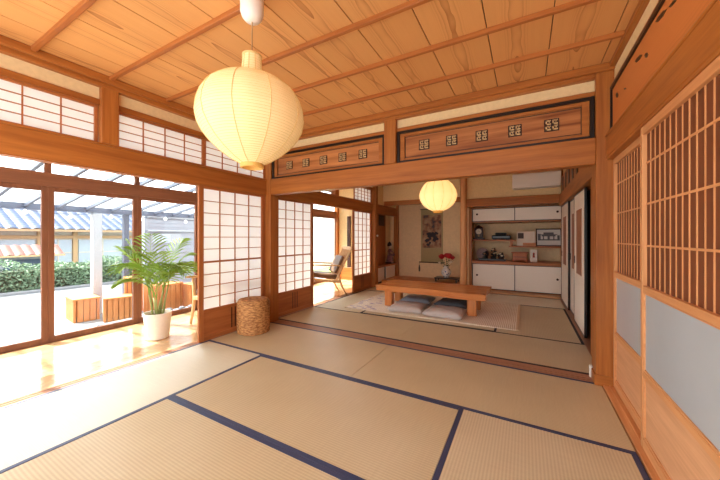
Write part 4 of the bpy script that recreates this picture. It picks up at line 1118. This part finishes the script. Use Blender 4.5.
w_ = bx(-8.995, -8.97, 4.40, 5.2, 0.98, 1.26).build('window', WSTEEL, t, world=True)
bx(-8.975, -8.965, 4.43, 4.62, 1.0, 1.24).build('window_pane', PANE, w_, world=True); bx(-8.975, -8.965, 4.66, 4.90, 1.0, 1.24).build('window_pane', PANE, w_, world=True)
t = thing('pale_outbuilding', 'pale ribbed outbuilding seen through the far veranda window', 'outbuilding', (-9.5, 14, ZG))
q = MB()
for i in range(40): q.box(-9.04, -8.98, 12.5+i*0.2, 12.5+i*0.2+0.17, ZG, 2.3)
q.build('ribbed_wall', plain('pale_ribs', S(196, 194, 192), 0.7), t, world=True); bx(-12, -9.0, 12.4, 20.5, ZG, 2.3).build('building_body', HW, t, world=True)
t = thing('lawn_strip', 'strip of bright grass beyond the far veranda window', 'lawn', (-8, 11.5, ZG))
q = MB(); q.box(-8.9, -6.6, 9.8, 20, ZG, ZG+0.05, 0.01); q.build('turf', plain('turf', S(120, 160, 70), 0.9, noise=0.3, nscale=9), t, world=True)

# benches
def bench(label, loc, rz, L_, Wd, H, nb):
    t = thing('wooden_bench', label, 'bench', loc, rz, 'orange wood benches on the terrace')
    q = MB()
    n = max(2, int(round(Wd/0.15)))
    for i in range(n):
        y0 = -Wd/2+Wd*i/n; q.box(-L_/2, L_/2, y0+0.004, y0+Wd/n-0.004, H-0.035, H, 0.004)
    q.build('seat_boards', bpy.data.materials['bench_top'], t)
    for s in (-1, 1):
        q = MB()
        for i in range(n):
            y0 = -Wd/2+Wd*i/n; q.box(s*(L_/2-0.01), s*(L_/2-0.05), y0+0.004, y0+Wd/n-0.008, 0, H-0.035, 0.004)
        q.build('end_panel', BENCH_W, t)
    for s in (-1, 1):
        q = MB(); npl = nb
        for i in range(npl):
            x0 = -L_/2+0.06+(L_-0.12)*i/npl; q.box(x0+0.005, x0+(L_-0.12)/npl-0.005, s*(Wd/2-0.01), s*(Wd/2-0.04), 0, H-0.035, 0.004)
        q.build('side_boards', BENCH_W, t)
    return t
wood('bench_top', S(176, 104, 54), S(204, 134, 80), 'X', rough=0.6)
bench('low orange wood bench end-on, nearest the left glass door', (-7.62, 2.50, ZG+0.001), 1.45, 0.40, 0.62, 0.44, 3)
bench('orange wood bench beside the low end-on one, with four upright boards', (-7.02, 2.84, ZG+0.001), 1.25, 0.46, 0.40, 0.45, 4)
bench('taller orange wood stool behind the two low benches', (-7.5, 3.32, ZG+0.001), 1.2, 0.34, 0.34, 0.74, 3)
bench('long orange wood bench beyond the palm', (-6.75, 3.55, ZG+0.001), 1.75, 0.60, 0.42, 0.62, 4)
bench('orange wood bench at the right of the terrace, by the brown door frame', (-6.45, 4.25, ZG+0.001), 1.45, 0.75, 0.40, 0.58, 5)
# row of stones on a ledge
o = bx(-5.05, -4.75, 1.8, 5.2, ZG, -0.02, 0.01).build('stone_ledge', CONC, loc=(-4.9, 3.5, ZG)); tag(o, 'pale ledge outside the glass carrying a row of dark stones', 'ledge')
rr = random.Random(31)
STN = plain('dark_stone', S(120, 122, 130), 0.7, noise=0.3, nscale=30)
places = ['first', 'second', 'third', 'fourth', 'fifth', 'sixth', 'seventh', 'eighth', 'ninth']
for i in range(9):
    q = MB(); rs = rr.uniform(0.05, 0.075)
    q.lathe([(0, 0), (rs*0.8, 0.005), (rs, rs*0.45), (rs*0.7, rs*0.9), (0, rs*1.05)], seg=12, wob=lambda a, z: 1+0.12*math.sin(a*2*PI*2+i)+0.08*math.sin(a*2*PI*3+2*i))
    o = q.build('round_stone', STN, smooth=True); o.location = (-4.9+rr.uniform(-0.05, 0.05), 2.36+i*0.16, -0.019)
    tag(o, 'dark stone on the ledge outside, %s from the palm side' % places[i], 'stone', 'dark stones in a row on the ledge')

# ------------------------------------------------------------------ light
wd = bpy.data.worlds.new('sky'); sc.world = wd; wd.use_nodes = True
nt = wd.node_tree; N, L = nt.nodes, nt.links
bg = N['Background']
tc = N.new('ShaderNodeTexCoord'); sp = N.new('ShaderNodeSeparateXYZ'); L.new(tc.outputs['Generated'], sp.inputs[0])
# bright hazy sky, dimmed behind the camera to cut light through the open end
mr = N.new('ShaderNodeMapRange'); mr.inputs['From Min'].default_value = 0.2; mr.inputs['From Max'].default_value = -1.0; mr.inputs['To Min'].default_value = 3.2; mr.inputs['To Max'].default_value = 1.7
L.new(sp.outputs[1], mr.inputs['Value'])
L.new(mr.outputs[0], bg.inputs['Strength'])
bg.inputs['Color'].default_value = (0.97, 0.985, 1.0, 1)
sun = bpy.data.lights.new('sun', 'SUN'); sun.energy = 16.0; sun.angle = math.radians(1.5); sun.color = (1.0, 0.95, 0.86)
so = bpy.data.objects.new('sun', sun); COL.objects.link(so)
d = Vector((0.62, 0.22, -0.95)); so.rotation_euler = d.to_track_quat('-Z', 'Y').to_euler()

sc.view_settings.view_transform = 'Standard'; sc.view_settings.look = 'None'
sc.view_settings.exposure = 0.76; sc.view_settings.gamma = 1.0
sc.view_settings.use_curve_mapping = False
cy = sc.cycles
cy.use_denoising = True
cy.use_adaptive_sampling = False
cy.denoising_prefilter = 'ACCURATE'; cy.denoising_input_passes = 'RGB_ALBEDO_NORMAL'
try: cy.denoiser = 'OPENIMAGEDENOISE'
except Exception: pass
cy.max_bounces = 12; cy.diffuse_bounces = 8; cy.glossy_bounces = 4; cy.transmission_bounces = 6; cy.transparent_max_bounces = 16
cy.sample_clamp_indirect = 6.0
